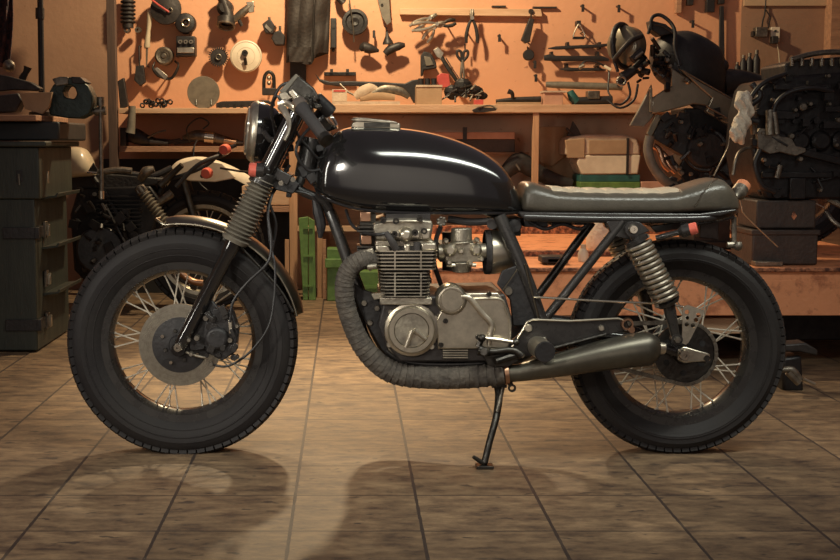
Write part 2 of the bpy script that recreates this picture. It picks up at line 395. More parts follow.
# --- rear wheel
cr = at(675.5, 341, 0); cr.z = .322
rw = make_wheel(bike, 'rear_wheel', cr, .3255, .226, .130, hub_r=.07)
ck = at(684, 353, -.085)
m = MB(); m.lathe([(0, -.012), (.03, -.012), (.034, -.004), (.078, -.003), (.0905, -.003), (.0905, .003), (.03, .006), (0, .006)], ck, (0, 1, 0), 48)
part(m, 'sprocket', 'dark_steel', rw)
m = MB(); m.lathe([(0, 0), (.072, 0), (.078, .012), (.078, .045), (0, .05)], ck + V((0, .008, 0)), (0, 1, 0), 40); part(m, 'brake_drum', 'matt_black', rw)
for i in range(6):
    a = 2 * PI * i / 6 + .5
    MB().lathe([(0, -.002), (.009, -.002), (.009, .002), (0, .002)], ck + V((math.cos(a) * .060, -.003, math.sin(a) * .060)), (0, 1, 0), 20).build('sprocket_hole_shade', 'shade_black', rw)  # black discs painted in for the shade inside the sprocket holes
# --- chain
fs = at(548, 338, -.085); pts = []
rB, rS = .094, .036
for i in range(15):
    a = PI / 2 - PI * i / 14; pts.append(ck + V((math.cos(a) * rB, -.002, math.sin(a) * rB)))
for i in range(9):
    a = -PI / 2 - PI * i / 8; pts.append(fs + V((math.cos(a) * rS, -.002, math.sin(a) * rS)))
pts.append(pts[0].copy())
L = 0; dens = []
for i in range(len(pts) - 1):
    k = max(1, int((pts[i + 1] - pts[i]).length / .0028))
    for j in range(k): dens.append(pts[i].lerp(pts[i + 1], j / k))
m = MB(); acc = 0; last = dens[0]; lk = [last]
for p in dens[1:]:
    acc += (p - last).length; last = p
    if acc >= .0145: lk.append(p); acc = 0
for i in range(len(lk)):
    a, b = lk[i], lk[(i + 1) % len(lk)]
    if (b - a).length > .05: continue
    o = .006 if i % 2 else .009
    d = (b - a); an = math.atan2(d.z, d.x)
    for s_ in (-1, 1): m.box((a + b) / 2 + V((0, s_ * o, 0)), (d.length + .006, .0025, .0105), rotxz(an))
    m.tube([a - V((0, .011, 0)), a + V((0, .011, 0))], .0045, 8)
part(m, 'drive_chain', 'old_metal')
# --- fork
def fork(Y, front):
    p0 = at(178.7, 348.7, -.1); p1 = at(236, 238, -.1); p2 = at(262, 180, -.1); p3 = at(303, 99, -.1)
    P0, P1, P2, P3 = [V((p.x, Y, p.z)) for p in (p0, p1, p2, p3)]
    ax = (P3 - P0).normalized()
    m = MB(); q = P0 + (P1 - P0) * .10
    m.tube([P0 - ax * .014, P0 + ax * .012, q, P1 - ax * .06, P1 - ax * .05, P1 + ax * .01], [.015, .021, .0225, .0225, .0265, .0265], 24)
    m.tube([P0 + V((0, -.016, 0)), P0 + V((0, .03, 0))], .020, 20)
    lg = part(m, 'fork_leg', 'gloss_black')
    m = MB(); n = 15; prof_p = []; prof_r = []
    for i in range(n * 4 + 1):
        t = i / (n * 4); base = .040 * (1 - t) + .034 * t
        prof_p.append(P1.lerp(P2, t)); prof_r.append(base + .0058 * math.cos(2 * PI * i / 4) - .002)
    m.tube([P1 - ax * .012] + prof_p + [P2 + ax * .01], [.038] + prof_r + [.031], 32); part(m, 'fork_gaiter', 'boot_rubber')
    m = MB(); m.tube([P2, P3 + ax * .02], .0265, 24); part(m, 'fork_tube', 'gloss_black')
    m = MB(); m.tube([P3 + ax * .015, P3 + ax * .035], [.022, .018], 20); part(m, 'fork_cap', 'chrome')
    return P0, P1, P2, P3
fork(.105, False); FP = fork(-.105, True)
m = MB()
for t, r in ((.02, .036), (.93, .034)):
    p = FP[2].lerp(FP[3], t); ax = (FP[3] - FP[2]).normalized()
    for Y in (-.105, .105):
        q = V((p.x, Y, p.z)); m.tube([q - ax * .022, q + ax * .022], r, 20)
    c = V((p.x + .035, 0, p.z + .015)); m.box(c, (.10, .19, .034), rotxz(math.atan2(ax.z, ax.x) - PI / 2)); part(m, 'triple_clamp', 'satin_black', bevel=.004); m = MB()
for dx, dz in ((.0, .0), (.035, .01)):
    p = at(281, 183, -.14); MB().lathe([(0, -.008), (.008, -.008), (.008, 0), (0, 0)], p + V((dx, 0, dz)), (0, 1, 0), 6).build('clamp_bolt', 'old_metal', bike)
# steering head + front clutter
m = MB(); hs = at(318, 178, 0); ht = at(331, 138, 0) + V((-.055, 0, .0)); hs = hs + V((-.04, 0, 0)); m.tube([hs, ht], .032, 20)
m.tube([hs + V((-.01, -.03, 0)), at(300, 190, -.04), at(322, 200, -.05), at(330, 210, -.05)], .014, 10, 4)
part(m, 'steering_head', 'satin_black')
m = MB()
for i in range(16):
    c = at(R_.uniform(276, 322), R_.uniform(140, 194), R_.uniform(-.07, .05)); m.box(c, (R_.uniform(.015, .04), R_.uniform(.02, .05), R_.uniform(.012, .035)), rotxz(R_.uniform(0, 3)))
m.pp([(266, 180), (283, 173), (300, 184), (293, 194), (276, 190)], -.09, .05)
part(m, 'ignition_block', 'matt_black', bevel=.003)
# --- fender
def arc_fender(root, c, R, w, a0, a1, name, material, drop=.022):
    m = MB(); n = 40; rows = []
    for i in range(n + 1):
        a = math.radians(a0 + (a1 - a0) * i / n); d = V((math.cos(a), 0, math.sin(a)))
        taper = min(1, .55 + min(i, n - i) / 5)
        row = []
        for j in range(13):
            s_ = -1 + 2 * j / 12; row.append((c + d * (R - drop * abs(s_) ** 2.6 - (1 - taper) * .008) + V((0, s_ * w * taper, 0))))
        inner = [p - d * .0035 for p in row[::-1]]
        rows.append([m.b.verts.new(p) for p in row + inner])
    m.ring_faces(rows); return m.build(name, material, root)
fd = arc_fender(bike, V((cf.x, 0, cf.z + .004)), .378, .062, 97, 13, 'front_fender', 'bronze_steel')
m = MB(); cc = V((cf.x, 0, cf.z + .004))
e = [cc + V((math.cos(math.radians(a)) * .356, -.062, math.sin(math.radians(a)) * .356)) for a in range(97, 12, -4)]
tip = [cc + V((math.cos(math.radians(101)) * .374, y, math.sin(math.radians(101)) * .374)) for y in (.04, 0, -.04)]
m.tube(tip + e, .0042, 8, 3); part(m, 'fender_rim', 'bronze_steel', fd)
m = MB()
for Y in (-.066, .066):
    a = V((at(233, 240, -.1).x, Y * 1.2, at(233, 240, -.1).z)); m.tube([a, V((at(277, 286, -.07).x, Y, at(277, 286, -.07).z)), V((at(293, 312, -.07).x, Y, at(293, 312, -.07).z))], .004, 8, 4)
part(m, 'fender_stay', 'dark_steel', fd, split=True)
m = MB()
for Y in (-.088, .088): m.box(V((at(231, 236, -.1).x, Y, at(231, 236, -.1).z)), (.05, .03, .04), rotxz(1.1))
part(m, 'fender_bracket', 'dark_steel', fd, bevel=.004, split=True)
# --- caliper
m = MB(); cal = at(222, 333, -.095)
m.pp([(206, 318), (214, 308), (232, 312), (238, 330), (236, 352), (222, 361), (206, 352), (203, 334)], -.125, .075)
m.lathe([(0, -.02), (.028, -.02), (.034, -.012), (.034, .05), (0, .05)], at(217, 338, -.125), (0, 1, 0), 28)
m.pp([(186, 330), (212, 300), (222, 312), (204, 350), (190, 352)], -.098, .018)
cl = part(m, 'brake_caliper', 'matt_black', bevel=.004)
m = MB()
for k in range(22):
    c = at(R_.uniform(206, 238), R_.uniform(309, 358), -.125 - R_.uniform(0, .015))
    if k % 2: m.box(c, (R_.uniform(.01, .03), .03, R_.uniform(.008, .02)), rotxz(R_.uniform(0, 3)))
    else: m.tube([c + V((0, .02, 0)), c], R_.uniform(.006, .012), 10)
part(m, 'caliper_casting', 'satin_black', cl, split=True, bevel=.001)
for x, y, r in ((206, 318, .009), (197, 338, .009), (189, 340, .006), (230, 340, .009), (211, 364, .007), (237, 326, .006), (191, 354, .007), (234, 348, .005)):
    MB().lathe([(0, -.008), (r * .8, -.008), (r, -.005), (r, .01), (0, .01)], at(x, y, -.13), (0, 1, 0), 12).build('caliper_bolt', 'old_metal', cl)
m = MB(); m.pp([(228, 320), (231.5, 319), (232.5, 333), (229, 334)], -.142, .010); m.tube([at(208, 358, -.12), at(197, 356, -.12), at(186, 352, -.11)], .004, 8, 3)
part(m, 'brake_fitting', 'aluminium', cl, bevel=.002, split=True)
m = MB(); m.tube([at(230, 322, -.14), at(233, 302, -.14), at(247, 283, -.14), at(268, 262, -.13), at(271, 240, -.12), at(268, 212, -.1), at(276, 185, -.06), at(290, 165, -.05)], .0045, 8, 6); part(m, 'brake_hose', 'cable')
m = MB(); m.tube([at(209, 364, -.12), at(228, 366, -.13), at(250, 352, -.14), at(268, 328, -.14), at(274, 300, -.13), at(275, 268, -.12), at(270, 240, -.1), at(268, 205, -.08), at(282, 180, -.05)], .0036, 8, 6); part(m, 'speedometer_cable', 'cable')
# --- headlight
hx = at(254.5, 131.5, 0); hd = V((1, .10, -.10)).normalized()
m = MB(); m.lathe([(.090, -.004), (.090, .012), (.087, .030), (.078, .055), (.060, .078), (.036, .094), (.0, .10)], hx, hd, 40); hl = part(m, 'headlight', 'gloss_black')
m = MB(); m.lathe([(.074, -.020), (.081, -.017), (.088, -.010), (.0915, -.002), (.0915, .004), (.088, .006), (.074, -.014)], hx, hd, 48, True); part(m, 'headlight_rim', 'aluminium', hl)
m = MB(); m.lathe([(.0, -.031), (.03, -.030), (.06, -.027), (.072, -.024), (.072, -.010), (0, -.010)], hx, hd, 40); part(m, 'headlight_lens', 'glass_lens', hl)
m = MB()
for Y in (-.098, .098): m.tube([hx + hd * .035 + V((0, Y * .85, 0)), V((at(272, 140, 0).x, Y, at(272, 140, 0).z)), V((at(286, 140, 0).x, Y, at(286, 140, 0).z))], .010, 8)
part(m, 'headlight_bracket', 'satin_black', hl, split=True)
# --- turn signals
def signal(a, b, r, lensmat, name='turn_signal', L=.03, stalk='satin_black'):
    a, b = V(a), V(b); ax = (b - a).normalized()
    m = MB(); m.lathe([(r, 0), (r, L * .9), (r * .6, L * 1.3), (r * .45, L * 1.5), (r * .42, (b - a).length), (0, (b - a).length)], a, ax, 24); o = part(m, name, stalk)
    m = MB(); m.lathe([(0, -L * .9), (r * .8, -L * .9), (r * .97, -L * .75), (r * .97, .001), (0, .001)], a, ax, 24); part(m, 'signal_lens', lensmat, o)
signal(at(256.5, 170, -.13), at(270, 171, -.13), .0215, 'red_lens', L=.024)
signal(at(262, 158, .14), at(276, 158, .14), .0215, 'red_lens', L=.024)
signal(at(690, 229.5, -.16), at(656, 238, -.13), .0185, 'red_lens', L=.024)
signal(at(741, 189, .16), at(735, 198, .13), .024, 'amber_lens', L=.028, stalk='old_metal')
# --- handlebar, controls
m = MB()
bar = lambda s_: [V((at(300, 96, 0).x, s_ * .04, at(300, 96, 0).z)), V((at(299, 94, -.1).x, s_ * .11, at(299, 94, -.1).z)), V((at(297, 102, -.2).x, s_ * .20, at(297, 102, -.2).z))]
hb_pts = bar(-1)[::-1] + bar(1); G0 = at(300, 106, -.26); G1 = at(324, 137, -.36)
E0 = V((G0.x, .26, G0.z)); E1 = V((G1.x, .36, G1.z))
m.tube([G1.lerp(G0, .1), G0] + hb_pts + [E0, E1.lerp(E0, .1)], .0115, 14, 5); hbm = part(m, 'handlebar', 'dark_steel')
ax = (G1 - G0).normalized()
for a, b in ((G0, G1), (E0, E1)):
    x = (b - a).normalized(); Lg = (b - a).length
    MB().tube([a, a + x * .012, a + x * .03, a + x * (Lg - .004), b], [.0215, .022, .0170, .0165, .016], 24).build('grip', 'rubber', hbm)
    MB().tube([b, b + x * .018, b + x * .022], [.0205, .0205, .012], 20).build('bar_end', 'dark_steel', hbm)
    MB().tube([a - x * .012, a + x * .012], .0235, 24).build('grip_collar', 'polished', hbm)
# reservoir (box with ribs), on the near side of the bar
def obox(c, s, a, mm, nm, Y=None, bevel=.004, par=hbm): return MB().box(c, s, rotxz(a)).build(nm, mm, par, bevel=bevel)
rc = at(297, 88, -.16)
m = MB(); m.pp([(281, 93), (298, 75), (314, 88), (321, 100), (303, 103), (292, 100)], -.19, .075); res = part(m, 'brake_reservoir', 'dark_steel', hbm, bevel=.005)
m = MB(); m.pp([(279, 91), (296, 73.5), (299, 76), (284, 95)], -.195, .085); part(m, 'reservoir_lid', 'boot_rubber', hbm, bevel=.003)
m = MB(); m.pp([(279, 93), (285, 91), (293, 98), (283, 103), (279, 101)], -.197, .06); part(m, 'reservoir_window', 'aluminium', hbm, bevel=.003)
m = MB(); m.pp([(288, 92), (292, 88), (301, 98), (303, 103), (296, 104)], -.23, .04); m.tube([at(296, 97, -.23), at(303, 108, -.24)], .013, 12); part(m, 'lever_perch', 'aluminium', hbm, bevel=.004)
m = MB(); m.tube([at(279, 105, -.24), at(286, 103, -.25), at(294, 108, -.27), at(300, 110, -.27)], [.012, .010, .010, .012], 10, 4, flat=.6)
m.tube([at(281, 106, -.24), at(285, 112, -.26), at(289, 121, -.28), at(288, 132, -.30), at(284, 140, -.31)], [.012, .010, .0075, .006, .007], 10, 5, flat=.7)
part(m, 'clutch_lever', 'aluminium', hbm)
m = MB()
for i in range(12):
    c = at(R_.uniform(298, 318), R_.uniform(96, 112), R_.uniform(-.26, -.16)); m.box(c, (R_.uniform(.01, .026), .03, R_.uniform(.008, .02)), rotxz(R_.uniform(0, 3)))
part(m, 'bar_fitting', 'dark_steel', hbm, split=True, bevel=.002)
m = MB()
m.tube([at(316, 97, -.13), at(331, 113, -.11)], [.018, .022], 14); part(m, 'switch_housing', 'matt_black', hbm, bevel=.005)
gd = V((.75, -.2, .55)).normalized()
for Y, nm in ((-.055, 'speedometer'), (.065, 'tachometer')):
    c = at(327, 118, Y); m = MB(); m.lathe([(0, -.03), (.034, -.03), (.040, 0), (.040, .006), (0, .006)], c, gd, 28); g = part(m, nm, 'satin_black')
    m = MB(); m.torus(c + gd * .007, gd, .0385, .004, 32, 8); part(m, 'gauge_ring', 'chrome', g)
m = MB(); m.tube([at(275, 128, -.1), at(271, 112, -.12), at(274, 98, -.14), at(281, 86, -.14), at(291, 82, -.13)], .0045, 8, 6)
m.tube([at(283, 106, -.2), at(277, 96, -.2), at(272, 110, -.16), at(275, 135, -.1), at(280, 160, -.08)], .004, 8, 6)
m.tube([at(300, 104, -.18), at(296, 130, -.1), at(310, 150, -.06), at(320, 160, -.04)], .004, 8, 6)
m.tube([at(322, 118, -.05), at(304, 134, -.1), at(296, 152, -.12), at(308, 170, -.1), at(325, 168, -.08)], .0045, 8, 6)
m.tube([at(290, 190, -.06), at(312, 196, -.06), at(322, 214, -.05), at(318, 232, -.05)], .005, 8, 6)
m.tube([at(270, 205, -.06), at(276, 225, -.06), at(272, 250, -.06), at(268, 262, -.06)], .0045, 8, 6)
part(m, 'control_cable', 'cable', split=True)
m = MB()
m.tube([at(314, 196, -.05), at(318, 212, -.05), at(321, 226, -.05), at(320, 238, -.05)], [.007, .016, .015, .006], 8, 4)
part(m, 'wiring_connector', 'matt_black')

# --- tank (lofted stations: pixel x, top y, bottom y, half width)
def loft(st, nseg, ztf, cap=True):
    m = MB(); rings = []
    for s_ in st: rings.append([m.b.verts.new(p) for p in ztf(s_, nseg)])
    m.ring_faces(rings, cap=cap); return m
def interp(st, k):
    out = []
    for i in range(len(st) - 1):
        p0 = st[max(i - 1, 0)]; p1 = st[i]; p2 = st[i + 1]; p3 = st[min(i + 2, len(st) - 1)]
        for j in range(k):
            t = j / k; out.append([.5 * (2 * b + (c - a) * t + (2 * a - 5 * b + 4 * c - d) * t * t + (3 * b - a - 3 * c + d) * t ** 3) for a, b, c, d in zip(p0, p1, p2, p3)])
    out.append(list(st[-1])); return out
tank_st = [(315.5, 172, 186, .055), (318, 158, 193, .085), (324, 146, 198, .105), (332, 135.5, 202, .115), (343, 129, 206, .123), (356, 126.5, 209.5, .130), (375, 126.5, 212, .137), (400, 128, 213.5, .140), (425, 131.5, 214, .140), (450, 138, 214, .138), (474, 147.5, 214, .130), (492, 158.5, 214, .118), (504, 170, 214, .104), (512, 183, 213.5, .088), (517.5, 195, 213.5, .072), (520.5, 204, 213.5, .060)]
def tank_ring(s_, n):
    x, yt, yb, w = s_; X = at(x, 175, 0).x; zt = at(x, yt, 0).z; zb = at(x, yb, -w).z
    zm = zb + (zt - zb) * .34; out = []
    for i in range(n):
        a = 2 * PI * i / n; c, s2 = math.cos(a), math.sin(a)
        if s2 >= 0: y = w * math.copysign(abs(c) ** .72, c); z = zm + (zt - zm) * s2 ** .86
        else: y = w * math.copysign(abs(c) ** .22, c) * (1 - .02 * abs(s2)); z = zm - (zm - zb) * abs(s2) ** .55
        out.append(V((X, y, z)))
    return out
m = loft(interp(tank_st, 4), 48, tank_ring); tank = part(m, 'fuel_tank', 'gloss_black', ang=60)
m = MB(); sm_ = interp(tank_st, 3)
for s_ in (-1, 1):
    m.tube([V((at(x, 175, 0).x, s_ * (w - .001), at(x, yb, -w).z + .002)) for x, yt, yb, w in sm_], .0042, 8)
part(m, 'tank_seam', 'gloss_black', tank, split=True)
m = MB(); m.pp([(351, 128), (352, 122), (358, 120), (392, 121), (400, 123), (401, 129)], -.045, .09); cap = part(m, 'filler_cap', 'polished', tank, bevel=.004)
m = MB(); m.pp([(350, 119.5), (362, 117.5), (392, 120.5), (399, 123), (392, 123.5), (356, 121.5)], -.05, .10); m.tube([at(357, 117.5, -.02), at(357, 121, -.02)], .014, 14); part(m, 'cap_flap', 'aluminium', cap, bevel=.003)
m = MB(); m.pp([(364, 122.5), (390, 123), (390, 127), (364, 127)], -.049, .006); part(m, 'cap_latch', 'dark_steel', cap)

# --- seat
seat_st = [(519, 196, 206, .07), (521, 184, 211, .105), (528, 181.2, 213, .115), (540, 184.5, 214, .118), (552, 188, 214, .120), (575, 189.5, 214, .122), (610, 190.3, 214, .124), (645, 190.5, 214, .125), (664, 190, 214, .125), (678, 186.5, 213.5, .124), (693, 181.5, 213, .122), (706, 178, 213, .118), (716, 178.6, 212.5, .112), (723, 184, 212, .102), (729, 191.5, 211, .088), (732.5, 199, 209.5, .070), (733.5, 204, 207.5, .045)]
def seat_ring(s_, n):
    x, yt, yb, w = s_; X = at(x, 195, 0).x; zt = at(x, yt, 0).z; zb = at(x, yb, -w).z + 0.0
    pl = 0
    if 548 < x < 672: pl = .0035 * (abs(math.sin((x - 548) / 17.7 * PI)) ** .5 - 1)
    zm = zb + (zt - zb) * .35; out = []
    for i in range(n):
        a = 2 * PI * i / n; c, s2 = math.cos(a), math.sin(a)
        if s2 >= 0:
            y = w * math.copysign(abs(c) ** .62, c); z = zm + (zt - zm) * s2 ** .55
            if s2 > .6: z += pl
        else: y = w * math.copysign(abs(c) ** .35, c); z = zm - (zm - zb) * abs(s2) ** .5
        out.append(V((X, y, z)))
    return out
m = loft(interp(seat_st, 9), 44, seat_ring); seat = part(m, 'seat', 'leather', ang=70)
# ribbed panel on top of the cushion
m = MB(); rows = []
for k in range(85):
    x = 547 + (672 - 547) * k / 84; i = 0
    st_i = [q for q in interp(seat_st, 12)]; q = min(st_i, key=lambda t: abs(t[0] - x))
    zt = at(x, q[1], 0).z; X = at(x, 195, 0).x; zb = at(x, q[2], -q[3]).z; zm = zb + (zt - zb) * .35
    lift = .004 + .0045 * abs(math.sin((x - 547) / 17.86 * PI)) ** .45
    row = []
    for j in range(15):
        y = -.088 + .176 * j / 14; c = min(.999, (abs(y) / q[3]) ** (1 / .62)); s2 = math.sqrt(1 - c * c)
        e = 0 if j in (0, 14) else 1
        row.append(V((X, y, zm + (zt - zm) * s2 ** .55 + (lift * e - .001))))
    rows.append([m.b.verts.new(p) for p in row] + [m.b.verts.new(p - V((0, 0, .012))) for p in row[::-1]])
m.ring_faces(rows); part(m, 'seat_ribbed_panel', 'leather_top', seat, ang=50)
m = MB()
for s_ in (-1, 1):
    pp_ = []
    for k in range(15):
        x = 684 + 28 * (k / 14) ** .9; q = min(interp(seat_st, 12), key=lambda t: abs(t[0] - x)); rg_ = seat_ring(q, 88); idx = int(round((186 - 80 * k / 14) / 360 * 88)); p = rg_[idx]; pp_.append(V((p.x, s_ * -p.y if s_ > 0 else p.y, p.z)))
    m.tube(pp_, .0024, 6)
part(m, 'seat_piping', 'bronze_steel', seat, split=True)
m = MB(); m.pp([(519, 214), (521, 212), (700, 213.5), (736, 209), (737, 211), (720, 216), (640, 218), (524, 219)], -.122, .244); part(m, 'seat_pan', 'satin_black', seat, bevel=.004)
# --- frame
def T(pts, r, n=14, sm=0, Y=None): return [at(*p) for p in pts], r, n, sm
fr = MB()
def ft(pts, r, n=14, sm=0): fr.tube([at(*p) for p in pts], r, n, sm)
for s_ in (-1, 1):
    Y = s_ * .115
    ft([(524, 217, Y), (600, 219, Y), (690, 219, Y), (716, 217, Y * .9), (730, 213, Y * .6), (734, 211, 0)], .0115, 14, 5)
    zz = lambda x, y: (at(x, y, -.12))
    a, b = (at(623, 221, Y), at(543, 322, Y)) if s_ < 0 else (at(592, 222, Y), at(531, 305, Y))
    fr.tube([a, b], .0135, 14)
    e1, e2, e3 = zz(500, 216), zz(522, 268), zz(541, 320)
    fr.tube([V((e1.x, s_ * .105, e1.z)), V((e2.x, s_ * .125, e2.z)), V((e3.x, s_ * .125, e3.z))], .0195, 18, 5)
    # down tube and cradle
    q = [zz(322, 196), zz(334, 225), zz(352, 275), zz(372, 325), zz(388, 352), zz(412, 363), zz(470, 364), zz(520, 358), zz(542, 335), zz(541, 318)]
    fr.tube([V((p.x, s_ * (.03 + .085 * min(1, i / 4)), p.z)) for i, p in enumerate(q)], .0165, 14, 5)
fr.tube([at(318, 170, 0), at(360, 185, 0), at(450, 195, 0), at(505, 214, 0)], .026, 14, 5)
fr.tube([at(541, 320, -.13), at(541, 320, .13)], .02, 14)
fr.tube([at(600, 219, -.115), at(600, 219, .115)], .011, 12); fr.tube([at(690, 219, -.115), at(690, 219, .115)], .011, 12)
frame = part(fr, 'frame', 'satin_black')
m = MB(); m.pp([(502, 271), (520, 264), (539, 320), (536, 326), (513, 326), (510, 300), (497, 284)], -.135, .012); part(m, 'frame_gusset', 'matt_black', frame, bevel=.003)
m = MB(); m.tube([at(517, 270, -.15), at(502, 291, -.15)], .0022, 6); m.tube([at(525, 264, -.146), at(539, 320, -.146)], .0035, 8); part(m, 'gusset_edge', 'bronze_steel', frame, split=True)
m = MB(); m.lathe([(0, -.01), (.011, -.01), (.013, -.005), (.013, .005), (0, .005)], at(508, 291, -.137), (0, 1, 0), 20); part(m, 'gusset_bolt', 'old_metal', frame)
m = MB(); m.pp([(606, 221), (626, 219), (640, 222), (650, 231), (630, 240), (612, 236)], -.125, .010); m.pp([(650, 226), (735, 214), (735, 219), (656, 233)], -.05, .1); part(m, 'shock_mount_plate', 'satin_black', frame, bevel=.003)
m = MB()
for x0, x1, y in ((524, 548, 223), (552, 572, 222), (575, 592, 221)): m.pbox(x0, y - 4, x1, y + 4, -.06, .04)
m.tube([at(530, 222, -.07), at(545, 229, -.07), at(562, 224, -.07), at(580, 229, -.07), at(590, 222, -.07)], .006, 8, 5)
m.pbox(500, 218, 521, 236, -.05, .05); m.tube([at(515, 226, -.09), at(515, 226, 0)], .020, 16)
part(m, 'electrics_tray', 'matt_black', frame, bevel=.004)
m = MB(); m.pp([(700, 222), (719, 219), (719, 240), (700, 238)], -.03, .06); part(m, 'tail_bracket', 'crate_brown', bevel=.003)
m = MB()
for Y in (-.035, .02): m.tube([at(734, 217, Y), at(734, 244, Y)], .008, 10)
m.tube([at(727, 245, -.05), at(741, 245, -.05)], .010, 10); m.ball(at(738, 246, -.06), .014, 10); part(m, 'plate_holder', 'old_metal', split=True)
# --- shocks
def shock(Y):
    A, B, D, E = [V((p.x, Y, p.z)) for p in (at(632, 229, -.16), at(636, 240, -.16), at(668, 302, -.16), at(676, 339, -.16))]
    ax = (D - B).normalized(); m = MB()
    m.tube([A - V((0, .014, 0)), A + V((0, .014, 0))], .022, 20); m.tube([A, B], .013, 12); m.tube([B - ax * .003, B + ax * .008], .036, 24)
    m.tube([B, D], .016, 14); m.tube([D - ax * .002, D + ax * .008], [.037, .030], 24)
    e = (E - D).normalized(); m.tube([D, D + e * .03, E - e * .012], [.018, .018, .013], 14); m.tube([E - V((0, .014, 0)), E + V((0, .014, 0))], .017, 18)
    sh = part(m, 'shock_absorber', 'satin_black')
    u = ax.cross(V((0, 1, 0))).normalized(); w_ = V((0, 1, 0)); pts = []; n = 12.5; Lh = (D - B).length
    for i in range(int(n * 18) + 1):
        a = 2 * PI * i / 18; pts.append(B + ax * (.006 + (Lh - .010) * i / (n * 18)) + (u * math.cos(a) + w_ * math.sin(a)) * .0345)
    MB().tube(pts, .0066, 8).build('coil_spring', 'polished', sh)
    s_ = -1 if Y < 0 else 1
    MB().lathe([(.004, .012), (.011, .012), (.014, .006), (.014, 0), (0, 0), (0, .008), (.004, .008)], A + V((0, s_ * .014, 0)), (0, s_, 0), 20).build('mount_bolt', 'chrome', sh)
    MB().lathe([(0, .010), (.009, .010), (.011, 0), (0, 0)], E + V((0, s_ * .014, 0)), (0, s_, 0), 6).build('mount_bolt', 'old_metal', sh)
shock(-.16); shock(.16)
# --- swing arm, axle
m = MB()
for s_ in (-1, 1):
    pts = [at(541, 330, -.13), at(580, 333, -.13), at(640, 341, -.13), at(684, 354, -.13), at(706, 358, -.13)]
    m.tube([V((p.x, s_ * .125, p.z)) for p in pts], .0175, 14, 4, flat=1)
m.tube([at(560, 332, -.13), at(560, 332, .13)], .02, 12)
part(m, 'swing_arm', 'satin_black')
m = MB(); m.tube([at(684, 354.6, -.165), V((ck.x, .16, at(684, 354.6, -.165).z))], .010, 14); part(m, 'rear_axle', 'dark_steel')
m = MB(); m.lathe([(.006, -.014), (.0145, -.014), (.0165, -.008), (.0165, 0), (0, 0), (0, -.01), (.006, -.01)], at(684, 354.6, -.16), (0, 1, 0), 24); part(m, 'axle_nut', 'chrome')
m = MB(); m.pp([(678, 350), (684, 346.5), (710, 354), (710.5, 361), (684, 363), (678, 360)], -.158, .012); part(m, 'chain_adjuster', 'polished', bevel=.003)
MB().lathe([(0, -.006), (.009, -.006), (.009, 0), (0, 0)], at(706.5, 358, -.158), (0, 1, 0), 14).build('adjuster_bolt', 'dark_steel', bike)
# perforated triangular plate (real holes: a polygon with bridges is avoided by building it as strips)
def holed(poly, holes, r, Y0, th, name, material, parent):
    m = MB(); b = m.b
    outer = [b.verts.new(at(x, y, Y0)) for x, y in poly]; ed = [b.edges.new((outer[i], outer[(i + 1) % len(outer)])) for i in range(len(outer))]
    for hx_, hy_ in holes:
        c = at(hx_, hy_, Y0); q = [b.verts.new(c + V((math.cos(2 * PI * k / 12) * r, 0, math.sin(2 * PI * k / 12) * r))) for k in range(12)]
        ed += [b.edges.new((q[k], q[(k + 1) % 12])) for k in range(12)]
    res = bmesh.ops.triangle_fill(b, use_beauty=True, use_dissolve=False, edges=ed)
    fs_ = [g for g in res['geom'] if isinstance(g, bmesh.types.BMFace)]
    ex = bmesh.ops.extrude_face_region(b, geom=fs_); vs = [g for g in ex['geom'] if isinstance(g, bmesh.types.BMVert)]
    bmesh.ops.translate(b, verts=vs, vec=(0, th, 0)); return m.build(name, material, parent)
holed([(683, 307), (688, 305), (704.5, 310.5), (704, 313), (689, 342), (686, 345), (682, 343)], [(687, 312), (687, 318), (687, 324.5), (698.5, 315), (696, 320), (693, 325.5)], .0068, -.150, .006, 'perforated_bracket', 'aluminium', bike)
m = MB(); m.tube([at(534, 297, -.15), at(600, 301, -.15), at(668, 304, -.14), at(684, 307, -.145)], .0034, 8); part(m, 'brake_rod', 'chrome')
# --- rearset plate, pegs, linkage
m = MB(); m.pp([(521, 334), (526, 322), (532, 319.5), (570, 321.5), (618, 318.5), (627, 321), (629, 328), (622, 332), (604, 335), (560, 348), (540, 356), (514, 357), (510, 352)], -.172, .010); rs = part(m, 'rearset_plate', 'satin_black', bevel=.002)
m = MB(); m.tube([at(508, 354, -.176), at(522, 331, -.176), at(527, 322, -.176), at(533, 319.5, -.176), at(570, 321, -.176), at(618, 318.5, -.176), at(626, 321, -.176)], .0036, 8); part(m, 'plate_edge', 'polished', rs)
for x, y, r, mm in ((528, 328, .012, 'aluminium'), (601, 328, .009, 'aluminium'), (544, 340, .010, 'chrome'), (522, 355, .008, 'old_metal')):
    MB().lathe([(0, -.010), (r * .75, -.010), (r, -.006), (r, 0), (0, 0)], at(x, y, -.172), (0, 1, 0), 20).build('rearset_bolt', mm, rs)
m = MB(); m.lathe([(.012, -.010), (.017, -.010), (.019, 0), (.017, .008), (.012, .008)], at(627, 324, -.176), (0, 1, 0), 24, True); m.lathe([(0, -.012), (.009, -.012), (.011, 0), (0, 0)], at(631, 329.5, -.176), (0, 1, 0), 14); part(m, 'plate_bolt', 'copper', rs)
m = MB(); pa, pb = at(536, 345, -.17), at(545, 352, -.27); m.tube([pa, pa.lerp(pb, .2), pb], [.026, .030, .030], 28); fp = part(m, 'foot_peg', 'aluminium')
m = MB(); dd = (pb - pa).normalized(); m.tube([pb - dd * .002, pb + dd * .006], [.0305, .028], 28); m.pp([(537, 356), (551, 357), (545, 365)], -.24, .03); part(m, 'peg_end', 'matt_black', fp)
m = MB(); m.tube([at(484, 338, -.20), at(500, 340, -.20), at(513, 342, -.20)], [.005, .0065, .005], 10); sl = part(m, 'shift_linkage', 'polished')
